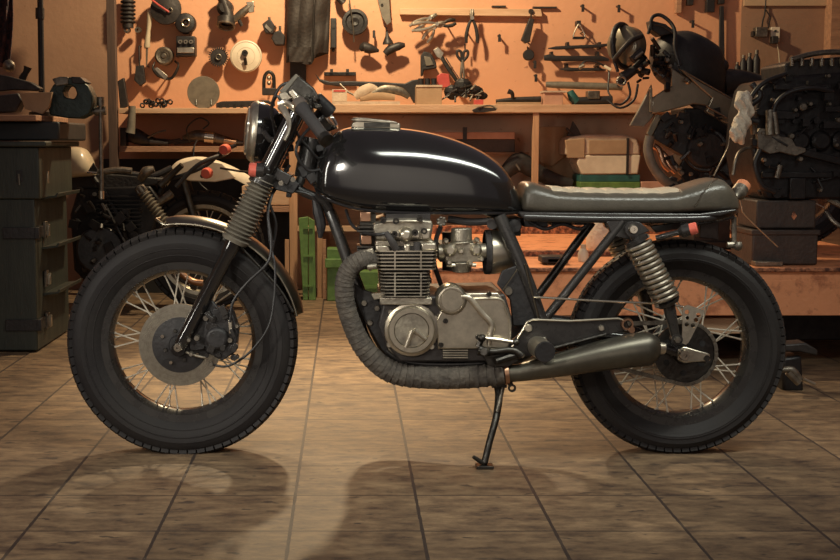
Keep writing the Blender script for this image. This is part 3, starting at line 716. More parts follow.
m = MB(); m.ball(at(482, 338, -.2), .012, 12); m.ball(at(516, 342, -.2), .011, 12); m.tube([at(482, 338, -.19), at(478, 347, -.19)], .009, 8); part(m, 'linkage_joint', 'dark_steel', sl, split=True)
m = MB(); m.tube([at(478, 350, -.2), at(490, 352, -.2), at(512, 350, -.2), at(522, 356, -.2)], [.016, .011, .009, .012], 12, 4)
m.tube([at(487, 352, -.2), at(484, 352, -.27)], .012, 12); m.tube([at(495, 362, -.22), at(507, 358, -.2), at(520, 354, -.19)], .011, 10, 3)
m.pp([(484, 356), (500, 350), (520, 360), (508, 367), (488, 366)], -.19, .03)
part(m, 'shift_lever', 'dark_steel', sl, bevel=.002)
m = MB(); m.tube([at(553, 348, -.2), at(580, 341, -.19), at(606, 334, -.18)], .005, 8); part(m, 'return_spring', 'dark_steel', sl)
# --- exhaust
m = MB()
hp = [(374, 259, -.17), (362, 260, -.185), (351, 267, -.185), (345, 280, -.18), (345, 300, -.175), (351, 322, -.17), (362, 345, -.165), (378, 363, -.16), (398, 374, -.155), (430, 377.5, -.15), (470, 377, -.155), (504, 373.5, -.165)]
m.tube([at(*p) for p in hp], [.024, .026, .027, .027, .027, .028, .029, .030, .032, .0335, .033, .030], 22, 6)
# the wrap: overlapping turns
P_, Rr = catmull([at(*p) for p in hp], [.027] * 12, 12)
for i in range(2, len(P_) - 2, 3):
    t = (P_[i + 1] - P_[i - 1]).normalized(); r = (.0285 if i < 60 else .0285 + min(1, (i - 60) / 30) * .006)
    m.tube([P_[i] - t * .010, P_[i] + t * .006, P_[i] + t * .008], [r - .0022, r + .0002, r - .0022], 20)
ex = part(m, 'exhaust_header', 'wrap')
m = MB()
for Y, off in ((-.06, 4), (.06, 7), (.17, 9)):
    m.tube([at(372, 262, Y), at(358, 262 , Y), at(349 + off * .3, 275, Y), at(350 + off * .4, 305, Y), at(366, 345, Y * .9), at(392, 370, Y * .6), at(440, 376, Y * .4 - .03)], .024, 16, 6)
part(m, 'inner_header', 'wrap', ex, split=True)
m = MB(); m.tube([at(504, 373.5, -.165), at(508, 373, -.165)], .033, 24); part(m, 'exhaust_clamp', 'copper', ex)
m = MB(); mp_ = [(508, 373.5, -.165), (520, 372.5, -.17), (560, 364.5, -.18), (600, 356, -.185), (628, 351, -.19), (645, 349, -.19), (650, 348.5, -.19), (657, 348, -.19), (659, 348, -.19)]
m.tube([at(*p) for p in mp_], [.0255, .0265, .036, .044, .049, .0505, .048, .034, .026], 30); mu = part(m, 'muffler', 'muffler', ex)
m = MB(); m.tube([at(655, 348, -.19), at(664, 348.5, -.185)], [.020, .017], 20); part(m, 'muffler_tip', 'aluminium', mu)
m = MB(); m.lathe([(.006, -.004), (.012, -.004), (.012, .004), (.006, .004)], at(512, 388, -.165), (0, 1, 0), 20, True); m.tube([at(508, 380, -.165), at(511, 385, -.165)], .008, 8); part(m, 'exhaust_hanger', 'dark_steel', ex)
# --- kickstand
m = MB(); ks = [at(497, 382, -.11), at(499, 395, -.13), at(496, 418, -.17), at(490, 440, -.20), at(484.5, 454, -.225)]
ks[-1].z = .014
m.tube(ks, [.014, .012, .0105, .010, .010], 12, 4); m.tube([ks[-1], ks[-1] + V((-.012, -.004, .006)), ks[-1] + V((-.034, -.01, .022))], [.008, .007, .005], 10)
m.box(V((ks[-1].x, ks[-1].y, .006)), (.05, .045, .008)); m.pbox(492, 378, 507, 388, -.13, -.06)
part(m, 'kickstand', 'dark_steel', bevel=.001)
m = MB(); m.tube([at(503, 388, -.14), at(497, 412, -.17)], .006, 8); part(m, 'kickstand_spring', 'old_metal')
# --- ENGINE
m = MB()
m.pp([(384, 300), (430, 296), (505, 294), (512, 318), (512, 350), (500, 362), (400, 362), (386, 345), (378, 325)], -.17, .34)
m.pp([(372, 308), (392, 300), (400, 356), (388, 352)], -.12, .24); m.pbox(395, 340, 500, 364, -.12, .12)
eng = part(m, 'engine', 'dark_iron', bevel=.006)
m = MB(); m.pbox(386, 214, 430, 300, -.155, .155); m.pbox(381, 246, 432, 262, -.185, .185); part(m, 'cylinder_block', 'dark_iron', eng)
def fins(y0, y1, n, xa, xb, tap, Yh, th=.0028):
    m = MB()
    for i in range(n):
        t = i / (n - 1); y = y0 + (y1 - y0) * t; x0, x1 = xa + tap * t, xb - tap * 1.1 * t
        z = at(400, y, -Yh).z; X0 = at(x0, y, -Yh).x; X1 = at(x1, y, -Yh).x; r = .012
        pts = [V((X0 + r, -Yh, z)), V((X1 - r, -Yh, z)), V((X1, -Yh + r, z)), V((X1, Yh - r, z)), V((X1 - r, Yh, z)), V((X0 + r, Yh, z)), V((X0, Yh - r, z)), V((X0, -Yh + r, z))]
        m.prism(pts, (0, 0, th))
    for x in (395, 421): m.pbox(x - .8, y0, x + .8, y1, -Yh - .001, -Yh + .02)
    return m
part(fins(252, 270, 6, 375.5, 438, 1.5, .205, .0038), 'head_fins', 'polished', eng)
m = MB(); m.pbox(380, 297.5, 432, 305, -.19, .19); part(m, 'cylinder_base', 'cast', eng, bevel=.003)
part(fins(273.5, 297, 8, 380, 431, 1.5, .198), 'cylinder_fins', 'cast', eng)
m = MB(); m.pp([(373, 229), (374, 224), (385, 221), (388, 218.5), (420, 218.5), (424, 220), (432, 221), (433, 226), (431, 240), (376, 240)], -.185, .37)
m.pp([(375, 246), (376, 240), (431, 240), (436, 243), (437.5, 250), (437, 252), (376, 252)], -.178, .35)
head = part(m, 'cylinder_head', 'cast', eng, bevel=.005)
m = MB(); m.pp([(383, 223), (386, 219.5), (422, 219.5), (424, 223)], -.195, .012); m.pp([(376, 245.5), (389, 245.5), (391, 251.5), (376, 252)], -.2, .05); m.pp([(421, 243), (436, 243), (437, 250), (422, 251)], -.2, .05); m.pp([(421, 229), (431, 229), (430, 239), (422, 240)], -.195, .03); m.pbox(404, 244, 410, 252, -.2, -.16)
part(m, 'head_casting', 'aluminium', head, bevel=.004, split=True)
m = MB(); c = at(405.5, 234.5, -.182); m.lathe([(0, -.030), (.012, -.030), (.018, -.022), (.022, -.006), (.024, 0), (0, 0)], c, (0, 1, 0), 28); m.box(c + V((0, -.004, 0)), (.082, .012, .020)); part(m, 'cam_end_cover', 'aluminium', head, bevel=.003)
for x, y in ((394.5, 234), (415, 232.5), (383, 220), (420, 218.5), (424, 231), (396, 221)):
    MB().lathe([(.004, -.010), (.009, -.010), (.010, 0), (0, 0), (0, -.004), (.004, -.004)], at(x, y, -.188), (0, 1, 0), 16).build('head_bolt', 'dark_steel', head)
m = MB(); m.tube([at(386, 233, -.2), at(391, 240, -.21), at(396, 249, -.2)], [.008, .010, .011], 12, 3); m.tube([at(417, 242, -.19), at(417, 252, -.19)], .010, 12); part(m, 'spark_plug_cap', 'rubber', head, split=True)
m = MB(); m.tube([at(388, 233, -.2), at(378, 234.5, -.2), at(365, 233, -.15), at(352, 225, -.1), at(346, 210, -.06)], .0048, 8, 6); part(m, 'spark_plug_wire', 'cable', head)
m = MB(); m.pbox(360, 212, 371, 222, -.12, -.06); m.pbox(361, 235, 372, 245, -.13, -.07); part(m, 'ignition_coil', 'copper', eng, bevel=.003, split=True)
m = MB()
for y in (226, 230, 246, 249): m.pbox(357, y, 374, y + 2, -.15, -.05)
m.pbox(360, 214, 376, 262, -.10, .02); part(m, 'oil_cooler', 'dark_steel', eng)
m = MB(); m.pp([(362, 251), (373, 248), (376, 266), (370, 272), (364, 262)], -.195, .03); m.tube([at(367, 267, -.2), at(377, 266, -.2)], .009, 12); part(m, 'exhaust_flange', 'cast', eng, bevel=.003)
# generator cover (left) with raised v
c = at(411.5, 330, -.19)
m = MB(); m.lathe([(0, -.004), (.050, -.004), (.051, -.011), (.064, -.011), (.068, -.006), (.070, .004), (.077, .006), (.079, .010), (.079, .07), (0, .07)], c, (0, 1, 0), 64); gen = part(m, 'generator_cover', 'polished', eng, ang=25)
m = MB(); m.lathe([(0, -.007), (.0485, -.007), (.050, -.004), (0, -.003)], c, (0, 1, 0), 48); part(m, 'generator_plate', 'cast', gen)
m = MB(); q = c + V((.006, -.012, 0))
m.tube([q + V((-.022, 0, -.048)), q + V((-.004, -.003, 0)), q + V((.002, -.003, .002)), q + V((.034, 0, -.026))], [.006, .0075, .0075, .006], 10); part(m, 'cover_chevron', 'aluminium', gen)
for a in (25, 140, 215, 320):
    MB().lathe([(0, -.008), (.007, -.008), (.0085, 0), (.0085, .02), (0, .02)], c + V((math.cos(math.radians(a)) * .078, .014, math.sin(math.radians(a)) * .078)), (0, 1, 0), 12).build('cover_bolt', 'aluminium', gen)
m = MB(); m.pp([(388, 312), (396, 301), (415, 297), (432, 304), (438, 318), (438, 345), (428, 358), (400, 360), (388, 350)], -.165, .03); part(m, 'crankcase', 'cast', eng, bevel=.004)
c2 = at(451.5, 300, -.19)
m = MB(); m.lathe([(0, -.007), (.030, -.007), (.031, -.003), (.034, -.003), (.035, -.007), (.039, -.006), (.043, .001), (.045, .006), (.045, .06), (0, .06)], c2, (0, 1, 0), 48); part(m, 'starter_cover', 'polished', eng, ang=25)
m = MB(); m.pp([(438, 350), (437, 320), (440, 312), (452, 297), (466, 293), (498, 292.5), (504, 301), (509, 310), (511, 318), (511.5, 338), (508, 348), (478, 349), (440, 349)], -.185, .03); sc_ = part(m, 'sprocket_cover', 'polished', eng, bevel=.007)
m = MB(); m.tube([at(456, 297, -.19), at(467, 297, -.19), at(473, 302, -.19), at(482, 313, -.19), at(491, 323, -.19), at(492, 329, -.19), at(490, 337, -.19), at(489, 346, -.19)], [.006, .009, .009, .009, .010, .010, .009, .006], 12, 4)
m.tube([at(470, 299, -.187), at(500, 299, -.187), at(506, 310, -.187), at(510, 322, -.187), at(510, 338, -.187)], .0035, 8, 4)
part(m, 'cover_rib', 'aluminium', sc_)
for x, y in ((445.5, 321), (464.5, 296), (489, 294), (478, 337), (441, 345)):
    MB().lathe([(.003, -.006), (.007, -.006), (.008, 0), (0, 0), (0, -.002), (.003, -.002)], at(x, y, -.188), (0, 1, 0), 14).build('cover_screw', 'dark_steel', sc_)
m = MB(); m.pbox(443, 347, 468, 359, -.17, -.1)
for i in range(5): m.pbox(443, 347.4 + i * 2.4, 468, 348.6 + i * 2.4, -.182, -.165)
part(m, 'finned_sump', 'aluminium', eng)
m = MB(); m.pp([(354, 283), (364, 290), (374, 293), (382, 292), (384, 300), (387, 345), (392, 362), (382, 350), (366, 322), (356, 297)], -.13, .012); mpn = part(m, 'engine_mount', 'matt_black', eng, bevel=.002)
m = MB(); m.pp([(371, 294), (385, 292), (386, 298), (374, 300)], -.16, .03); part(m, 'mount_bracket', 'cast', mpn, bevel=.002)
for x, y in ((364, 303), (377, 308), (370, 322.5), (384, 319)):
    MB().lathe([(0, -.008), (.008, -.008), (.010, 0), (0, 0)], at(x, y, -.132), (0, 1, 0), 6).build('mount_bolt', 'old_metal', mpn)
# --- carburettor and filter
m = MB(); m.tube([at(461.5, 241, -.12), at(461.5, 228, -.12)], [.031, .030], 28); m.tube([at(461.5, 241, -.12), at(461.5, 243.5, -.12)], .034, 28)
m.pp([(444, 244), (479, 243), (481, 262), (446, 262)], -.145, .06); m.tube([at(461.5, 262, -.12), at(461.5, 272, -.12)], [.034, .026], 20)
m.tube([at(438, 252, -.12), at(486, 251, -.12)], .022, 18); cb_ = part(m, 'carburetor', 'cast', bike, bevel=.002)
m = MB()
for x, y, r in ((450, 250, .020), (476, 250, .018), (461, 251, .010), (449, 262, .010), (470, 263, .009), (446, 241, .008), (477, 240, .008), (481, 259, .008)):
    m.lathe([(0, -.016), (r * .5, -.016), (r * .8, -.010), (r, -.002), (r, .01), (0, .01)], at(x, y, -.15), (0, 1, 0), 16)
m.tube([at(447, 265, -.14), at(476, 265, -.14)], .006, 8)
part(m, 'carburetor_fitting', 'aluminium', cb_)
m = MB(); m.lathe([(0, -.004), (.012, -.004), (.013, 0), (.011, .004), (0, .004)], at(441.5, 221.5, -.14), (0, 1, 0), 10)
for i in range(7):
    a = 2 * PI * i / 7; m.ball(at(441.5, 221.5, -.142) + V((math.cos(a) * .011, 0, math.sin(a) * .011)), .005, 8)
part(m, 'fuel_tap', 'old_metal', cb_)
m = MB(); m.tube([at(441, 226, -.1), at(436, 240, -.1), at(434, 262, -.08), at(441, 285, -.06)], .007, 8, 5); m.tube([at(448, 219, -.08), at(470, 222, -.08), at(492, 221, -.08)], .011, 8, 4); m.tube([at(492, 224, -.1), at(492, 224, -.05)], .016, 14)
part(m, 'fuel_line', 'rubber', cb_, split=True)
m = MB(); m.tube([at(452, 232, .02), at(452, 270, .02)], .03, 14); m.tube([at(452, 232, .13), at(452, 270, .13)], .03, 14); m.pbox(440, 244, 484, 262, 0, .18); part(m, 'inner_carburetor', 'dark_iron', cb_, split=True)
m = MB(); Xa = at(484, 252, -.05); m.lathe([(.060, 0), (.066, .002), (.067, .018), (.060, .02), (0, .02), (0, 0)], Xa, (1, 0, 0), 36); part(m, 'filter_boot', 'rubber', cb_)
m = MB(); m.lathe([(.063, .018), (.066, .020), (.0655, .030), (.062, .050), (.056, .080), (.054, .086), (0, .086), (0, .018)], Xa, (1, 0, 0), 40); part(m, 'air_filter', 'polished', cb_)
# ================================================================ THE WORKBENCH AND THE WALL OF TOOLS
def one(m, name, material, label, cat, group=None, **k):
    return tag(m.build(name, material, None, **k), label, cat, group)
def base(px, py, Y): return at(px, py, Y)
FY = 4.0                                            # front of the bench
zr = at(480, 104.6, FY).z; zl = at(200, 108, FY).z  # tops of its two shelves
bench = thing('workbench', 'long wooden workbench with open compartments standing against the orange wall', 'workbench', (at(480, 200, FY).x, FY + .2, 0))
xr0, xr1 = at(330, 108, FY).x, at(739, 108, FY).x
def bpart(m, name, material, **k): return m.build(name, material, bench, **k)
bpart(MB().box(((xr0 + xr1) / 2, FY + .2475, zr - .024), (xr1 - xr0, .495, .048)), 'worktop', 'raw_wood', bevel=.003)
xl0, xl1 = at(118.5, 110, FY).x, xr0 - .004
bpart(MB().box(((xl0 + xl1) / 2, FY + .2475, zl - .016), (xl1 - xl0, .495, .032)), 'worktop', 'raw_wood', bevel=.003)
zs = at(600, 190, FY).z
bpart(MB().box(((xr0 + xr1) / 2, FY + .25, zs - .012), (xr1 - xr0, .48, .024)), 'lower_shelf', 'old_wood', bevel=.002)
zs2 = at(180, 146.5, FY).z
bpart(MB().box(((at(118.5, 150, FY).x + xr0) / 2, FY + .25, zs2 - .016), (xr0 - at(118.5, 150, FY).x, .46, .034)), 'lower_shelf', 'old_wood', bevel=.002)
for x0, x1, mm in ((531.5, 537.5, 'raw_wood_v'), (733, 741, 'raw_wood_v'), (289.5, 297.5, 'raw_wood_v'), (317, 322.5, 'raw_wood_v')):
    zt = (zr - .048) if x0 > 325 else (zl - .032 if x0 < 300 else zl - .032)
    X0, X1 = at(x0, 240, FY + .01).x, at(x1, 240, FY + .01).x
    bpart(MB().box(((X0 + X1) / 2, FY + .035, zt / 2), (X1 - X0, .05, zt)), 'bench_leg', mm, bevel=.002)
bpart(MB().box(((xr0 + xr1) / 2, FY + .485, (zr + zs) / 2 - .04), (xr1 - xr0, .015, zr - zs - .03)), 'back_panel', 'panel_back')
bpart(MB().box(((at(296, 228, FY).x + at(360, 228, FY).x) / 2, FY + .05, at(330, 229, FY).z), (at(360, 228, FY).x - at(296, 228, FY).x, .05, .03)), 'bench_rail', 'raw_wood')
m = MB(); m.pbox(108.5, -30, 117, 296, FY - .02, FY + .04); one(m, 'wooden_post', 'post_wood', 'tall dark wooden post rising at the left end of the workbench', 'post', bevel=.002)
m = MB(); m.pbox(242, 186, 289, 211.5, FY - .12, FY + .1); m.b.free(); MB().pbox(242, 186, 289, 205, FY - .05, FY + .2).build('drawer', 'raw_wood', bench, bevel=.002); MB().pbox(242, 206, 289, 212, FY - .06, FY + .2).build('drawer_rail', 'old_wood', bench, bevel=.002)

ZW = WY
def wall_peg(px, py, L=.07, r=.006, group='bare pegs on the orange wall', lab='small dark metal peg sticking out of the orange wall'):
    a = at(px, py, ZW - L); b = V((a.x, ZW, a.z)); m = MB(); m.tube([b, a, a + V((0, 0, .012))], r, 8)
    return m, a, b
pegs = [(499.5, 37, 'bare peg between the hanging pliers and the brush'), (535, 63.5, 'bare peg just below the small round dial on the wall'), (536, 77, 'lowest bare peg on the wall above the steel rod'), (374, 33, 'bare peg between the pulley wheel and the grey blade'), (583, 7, 'dark bolt head peg above the stirrup'), (619, 7.5, 'dark peg right of the stirrup, near the picture top'), (693, 23, 'bare peg above the black fuel tank of the motorbike on the lift')]
for x, y, l in pegs:
    a = at(x, y - 2, ZW - .07); b = V((a.x, ZW, a.z)); p = MB(); p.tube([b, a], .0065, 8); p.box(a + V((0, 0, -.02)), (.017, .010, .045))
    one(p, 'wall_peg', 'dark_iron', l, 'peg', bevel=.001)
def nail(m, x, y, r=.005): a = at(x, y, ZW - .06); m.tube([V((a.x, ZW, a.z)), a + V((0, -.01, 0))], r, 6)

# --- left of the jacket
t = thing('hanging_shock_absorber', 'worn black coil shock absorber hanging at the far left of the tool wall', 'shock absorber', at(128, 34, 4.42))
m = MB(); m.tube([at(128, -6, 4.40), at(128, 28, 4.40)], .035, 18)
for y in range(-2, 26, 4): m.torus(at(128, y, 4.40), (0, .05, 1), .040, .008, 24, 8)
m.build('damper_body', 'dark_iron', t)
for x in (127, 138): MB().lathe([(.007, -.02), (.018, -.02), (.020, 0), (.020, .03), (.007, .03)], at(x, 30, 4.40), (0, 1, 0), 20, True).build('end_eye', 'old_metal', t)
t = thing('screwdriver', 'large screwdriver with cream handle hanging blade down on the wall', 'screwdriver', at(147, 65, 4.43))
MB().tube([at(150.5, 10, 4.42), at(150, 16, 4.42), at(148.5, 30, 4.42), at(147, 46, 4.42), at(147, 48, 4.42)], [.018, .021, .013, .020, .012], 14, 3).build('handle', 'cream_plastic', t)
MB().tube([at(147, 47, 4.42), at(146.5, 66, 4.42)], [.008, .004], 8).build('blade', 'polished', t)
m = MB(); nail(m, 140, 46); m.pp([(136, 66), (143, 65), (145, 82), (140, 86), (134, 80)], 4.41, .05); m.tube([at(139, 46, 4.43), at(139.5, 67, 4.43)], .006, 6); one(m, 'paint_brush', 'pouch', 'black paint brush hanging bristles down left of the screwdriver', 'brush', bevel=.003)
t = thing('fan_blower', 'dark round blower with red handled lever at the top of the wall', 'blower', at(167, 26, 4.42))
MB().lathe([(0, -.03), (.03, -.03), (.06, -.022), (.094, -.015), (.097, 0), (.09, .04), (0, .05)], at(166, 9, 4.40), (0, 1, 0), 36).build('housing', 'dark_iron', t)
MB().tube([at(152, 0, 4.36), at(160, 6, 4.35), at(169, 12, 4.35)], .006, 8).build('lever', 'red_plastic', t)
MB().torus(at(170, 10, 4.36), (0, 1, 0), .014, .004, 20, 8).build('lever_ring', 'old_metal', t)
t = thing('brake_drum', 'black drum with bright centre ring hanging above the square carburettor', 'drum', at(186, 35, 4.42))
MB().lathe([(.018, -.045), (.03, -.045), (.058, -.035), (.064, -.02), (.064, .04), (.018, .04)], at(185.7, 23.5, 4.42), (0, 1, 0), 36, True).build('drum', 'matt_black', t)
MB().torus(at(185.7, 22.5, 4.374), (0, 1, 0), .024, .007, 28, 8).build('centre_ring', 'chrome', t)
m = MB(); m.tube([at(185.7, 22.5, 4.5), at(185.7, 22.5, 4.38)], .009, 8); m.build('mounting_stud', 'dark_steel', t)
t = thing('hanging_carburetor', 'square silver and black carburettor body hanging under the black drum', 'carburettor', at(186, 57, 4.42))
MB().pbox(176, 36, 195, 56, 4.38, 4.49).build('body', 'matt_black', t, bevel=.006)
for i in range(3): MB().lathe([(.006, -.02), (.012, -.02), (.014, 0), (0, 0)], at(180.5 + i * 5.4, 42, 4.38), (0, 1, 0), 14).build('intake', 'aluminium', t)
MB().pbox(177, 47.5, 194, 53, 4.37, 4.39).build('name_plate', 'aluminium', t, bevel=.003)
t = thing('grinder_hub', 'dark ribbed wheel hub with a curved wire bail below it', 'hub', at(164, 67, 4.42))
m = MB(); m.lathe([(0, -.03), (.012, -.03), (.02, -.022), (.045, -.03), (.056, -.02), (.058, .05), (0, .06)], at(164, 56, 4.42), (0, 1, 0), 36)
for i in range(3): m.torus(at(164, 56, 4.395), (0, 1, 0), .026 + i * .01, .003, 28, 6)
m.build('hub_body', 'old_metal', t)
MB().tube([at(175, 61, 4.43), at(178.5, 65, 4.41), at(175, 74, 4.40), at(169, 79, 4.40), at(158, 75, 4.40), at(153, 68, 4.40), at(155, 62, 4.41)], [.006, .007, .010, .009, .012, .008, .005], 8, 5).build('bail', 'dark_steel', t)
MB().pp([(154, 69), (157, 67), (168, 76), (165, 80)], 4.39, .02).build('clamp_plate', 'aluminium', t, bevel=.002)
m = MB(); m.pp([(117.5, 80), (123.5, 76.5), (128, 105), (120, 108)], FY + .3, .05); one(m, 'metal_file_case', 'dark_iron', 'thin black case leaning on the wall at the shelf left end', 'case', bevel=.003)
m = MB()
for i in range(26):
    a = i * .9; m.torus(at(157 + 16 * math.cos(a * 1.7) * R_.uniform(.3, 1), 104 + 2.4 * math.sin(a), FY + .1 + R_.uniform(0, .06)), V((R_.uniform(-1, 1), R_.uniform(-1, 1), R_.uniform(-1, 1))), .013, .005, 12, 6)
one(m, 'chain_pile', 'oily_iron', 'small heap of oily black chain on the left shelf', 'chain')
t = thing('grinding_disc', 'round dull grey disc standing on edge on the left shelf', 'disc', at(203, 108, FY + .25))
MB().lathe([(0, -.006), (.098, -.006), (.1, 0), (.098, .012), (0, .012)], at(203.5, 95.5, FY + .25) + V((0, 0, .0)), (0, 1, .08), 48).build('disc', 'boot_rubber', t)
for x in (196, 211): MB().tube([at(x, 103, FY + .22), at(x, 108.3, FY + .2)], .007, 8).build('disc_foot', 'dark_steel', t)
m = MB(); m.tube([at(132, 106, FY - .03), at(132, 113, FY - .03)], [.022, .022], 12); m.tube([at(132, 113, FY - .03), at(131, 128, FY - .03), at(130, 133, FY - .03)], [.022, .026, .03], 16); one(m, 'hanging_bottle', 'boot_rubber', 'dull grey bottle hung from the front of the left shelf', 'bottle')

m = MB(); m.lathe([(0, -.02), (.014, -.02), (.018, -.012), (.05, -.01), (.052, .02), (0, .02)], at(218.5, 57, 4.42), (0, 1, 0), 36)
for i in range(26):
    a = 2 * PI * i / 26; d = V((math.cos(a), 0, math.sin(a))); m.box(at(218.5, 57, 4.415) + d * .056, (.007, .018, .012), Matrix(((-d.z, 0, d.x), (0, 1, 0), (d.x, 0, d.z))))
m.tube([at(218.5, 57, 4.5), at(218.5, 57, 4.40)], .006, 8); gw_ = thing('gear_wheel', 'dark toothed gear wheel left of the cream disc', 'gear', at(218, 66, 4.42)); m.build('toothed_ring', 'dark_iron', gw_); MB().torus(at(218.5, 57, 4.398), (0, 1, 0), .016, .004, 24, 8).build('bore_ring', 'old_metal', gw_)
t = thing('cream_disc', 'large cream coloured flat disc with dark centre hub on the wall', 'disc', at(246, 72, 4.42))
MB().lathe([(0, -.012), (.092, -.012), (.098, -.008), (.100, 0), (.100, .02), (0, .02)], at(246, 56.3, 4.41), (0, 1, 0), 56).build('plate', 'white_plastic', t)
m = MB(); m.torus(at(246, 56.3, 4.398), (0, 1, 0), .090, .0025, 56, 6); m.torus(at(246, 56.3, 4.398), (0, 1, 0), .055, .0015, 48, 6); m.build('grooved_ring', 'cream_plastic', t)
m = MB(); m.lathe([(.006, -.03), (.018, -.03), (.020, 0), (.006, 0)], at(245, 53, 4.40), (0, 1, 0), 20, True); m.tube([at(245, 58, 4.37), at(246, 65, 4.38)], .010, 8); m.build('hub', 'dark_steel', t)
t = thing('water_pump', 'dark round pump casting hanging at the picture top, tilted', 'pump', at(226, 31, 4.42))
m = MB(); m.lathe([(0, -.05), (.03, -.05), (.05, -.03), (.052, .05), (0, .05)], at(225, 8, 4.42), (0, 1, 0), 24); m.tube([at(221, -5, 4.40), at(228, 14, 4.40), at(226, 24, 4.40)], [.03, .035, .05], 16, 3); m.lathe([(.03, -.01), (.055, -.02), (.058, .03), (0, .03)], at(226, 23, 4.40), (.1, .3, 1), 24); m.build('pump_body', 'dark_iron', t)
MB().torus(at(226, 26, 4.36), (.1, .5, 1), .052, .006, 28, 8).build('pump_rim', 'old_metal', t)
t = thing('hand_drill', 'grey hand drill hanging diagonally beside the dark pump', 'drill', at(243, 25, 4.42))
MB().tube([at(234, 20, 4.40), at(242, 13, 4.39), at(253, 4, 4.39)], [.02, .026, .020], 14, 3).build('body', 'old_metal', t)
MB().pp([(246, 2), (254, 1), (254, 12), (249, 13)], 4.37, .03).build('chuck', 'aluminium', t, bevel=.003)
MB().tube([at(238, 18, 4.40), at(242, 26, 4.40)], [.014, .01], 10).build('handle', 'dark_iron', t)
t = thing('twin_caliper', 'pair of black clamp blocks joined by a bracket left of the jacket', 'clamp', at(274, 45, 4.42))
MB().pp([(262, 24), (270, 18), (275, 26), (273, 34), (265, 33)], 4.38, .08).build('clamp_block', 'dark_iron', t, bevel=.006)
MB().pp([(274, 32), (280, 30), (285, 36), (284, 45), (275, 45), (271, 38)], 4.38, .08).build('clamp_block', 'dark_iron', t, bevel=.006)
for p in ((269, 17, 270, 22), (280, 26, 280, 32)): MB().tube([at(p[0], p[1], 4.39), at(p[2], p[3], 4.39)], .008, 8).build('clamp_screw', 'old_metal', t)
MB().pp([(266, 24), (272, 30), (270, 32), (265, 27)], 4.372, .01).build('clamp_face', 'aluminium', t)
t = thing('shackle', 'small steel shackle with two rollers standing behind the fork tops', 'shackle', at(269, 95, 4.35))
MB().tube([at(264, 93, 4.35), at(264, 80, 4.35), at(266, 74, 4.35), at(269.5, 72, 4.35), at(273, 75, 4.35), at(274, 81, 4.35), at(274, 93, 4.35)], .011, 10, 4).build('bow', 'dark_steel', t)
for y in (78, 83): MB().ball(at(269, y, 4.35), .014, 12).build('roller', 'aluminium', t)
MB().pbox(262, 88, 276, 95, 4.31, 4.39).build('shackle_foot', 'dark_iron', t, bevel=.003)
# --- the jacket: an undulating hanging cloth
t = thing('jacket', 'dark brown work jacket hanging from the top of the wall', 'jacket', at(308, 64, 4.35))
m = MB(); rows = []
for i in range(31):
    s_ = i / 30; row = []
    x0 = 287.5 - 1.5 * s_; x1 = 331.5 - 3 * s_
    for j in range(61):
        u = j / 60; px = x0 + (x1 - x0) * u
        yb = 63 if u < .60 else 63 - 9 * min(1, (u - .60) / .12)
        y = -26 + s_ * (yb + 26) - 1.5 * math.sin(u * 9) * s_
        dY = .075 * math.sin(PI * u) ** .5 + .020 * abs(math.sin(u * 9.5 + s_ * 1.1)) + .012 * math.sin(s_ * 13 + u * 4) * (.3 + s_) - (.035 if .60 < u < .64 else 0)
        row.append(at(px, y, 4.43 - dY))
    back = [V((p.x, min(4.485, p.y + .03), p.z)) for p in row[::-1]]
    rows.append([m.b.verts.new(p) for p in row + back])
m.ring_faces(rows); m.build('body', 'jacket', t, ang=60)
m = MB(); rows = []
for i in range(9):
    row = [at(289 + 22 * j / 10, 47 + 15 * i / 8, 4.325 - .012 * math.sin(j * .9 + i * .4)) for j in range(11)]
    rows.append([m.b.verts.new(p) for p in row] + [m.b.verts.new(p + V((0, .02, 0))) for p in row[::-1]])
m.ring_faces(rows); m.build('hem_flap', 'jacket', t, ang=60)
t = thing('hand_lamp', 'flat black handheld box hanging beside the jacket right edge', 'box', at(331, 48, 4.42))
MB().pbox(330.5, 18, 336.5, 48, 4.40, 4.48).build('case', 'matt_black', t, bevel=.005)
MB().pbox(332, 22, 335, 28, 4.395, 4.41).build('switch_plate', 'dark_iron', t); MB().ball(at(333.5, 50, 4.43), .012, 10).build('loop', 'dark_steel', t)
m = MB(); m.pbox(290, 62, 306, 93, 4.44, 4.49); one(m, 'dark_board', 'pouch', 'narrow dark board hanging below the jacket', 'board', bevel=.003)
# --- centre group
t = thing('pulley_wheel', 'black pulley wheel hanging from a cord right of the jacket', 'pulley', at(355, 36, 4.42))
MB().lathe([(0, -.012), (.022, -.02), (.026, -.012), (.052, -.010), (.06, -.026), (.078, -.024), (.082, 0), (.078, .025), (0, .03)], at(355, 22, 4.42), (0, 1, 0), 44).build('wheel', 'matt_black', t)
MB().tube([at(348.5, -10, 4.40), at(350, 5, 4.375), at(353, 25, 4.375), at(354, 42, 4.385)], .0045, 8, 3).build('cord', 'old_metal', t)
m = MB(); m.tube([at(338, -10, 4.42), at(340, -1, 4.41), at(344, 3, 4.41)], .022, 10); one(m, 'clutch_cable_coil', 'dark_iron', 'dark cluster of metal parts above the pulley wheel', 'metal part')
t = thing('grey_blade', 'pointed grey metal blade hanging point down from the wall top', 'blade', at(384, 25, 4.43))
MB().pp([(375, -12), (388.5, -12), (390, 12), (391, 22), (387, 25), (382, 17)], 4.44, .008).build('blade', 'boot_rubber', t, bevel=.001)
MB().torus(at(382, 5, 4.436), (0, 1, 0), .006, .003, 14, 6).build('rivet', 'dark_steel', t)
t = thing('oil_funnel', 'small dark funnel hanging on the wall, spout up', 'funnel', at(387, 47, 4.42))
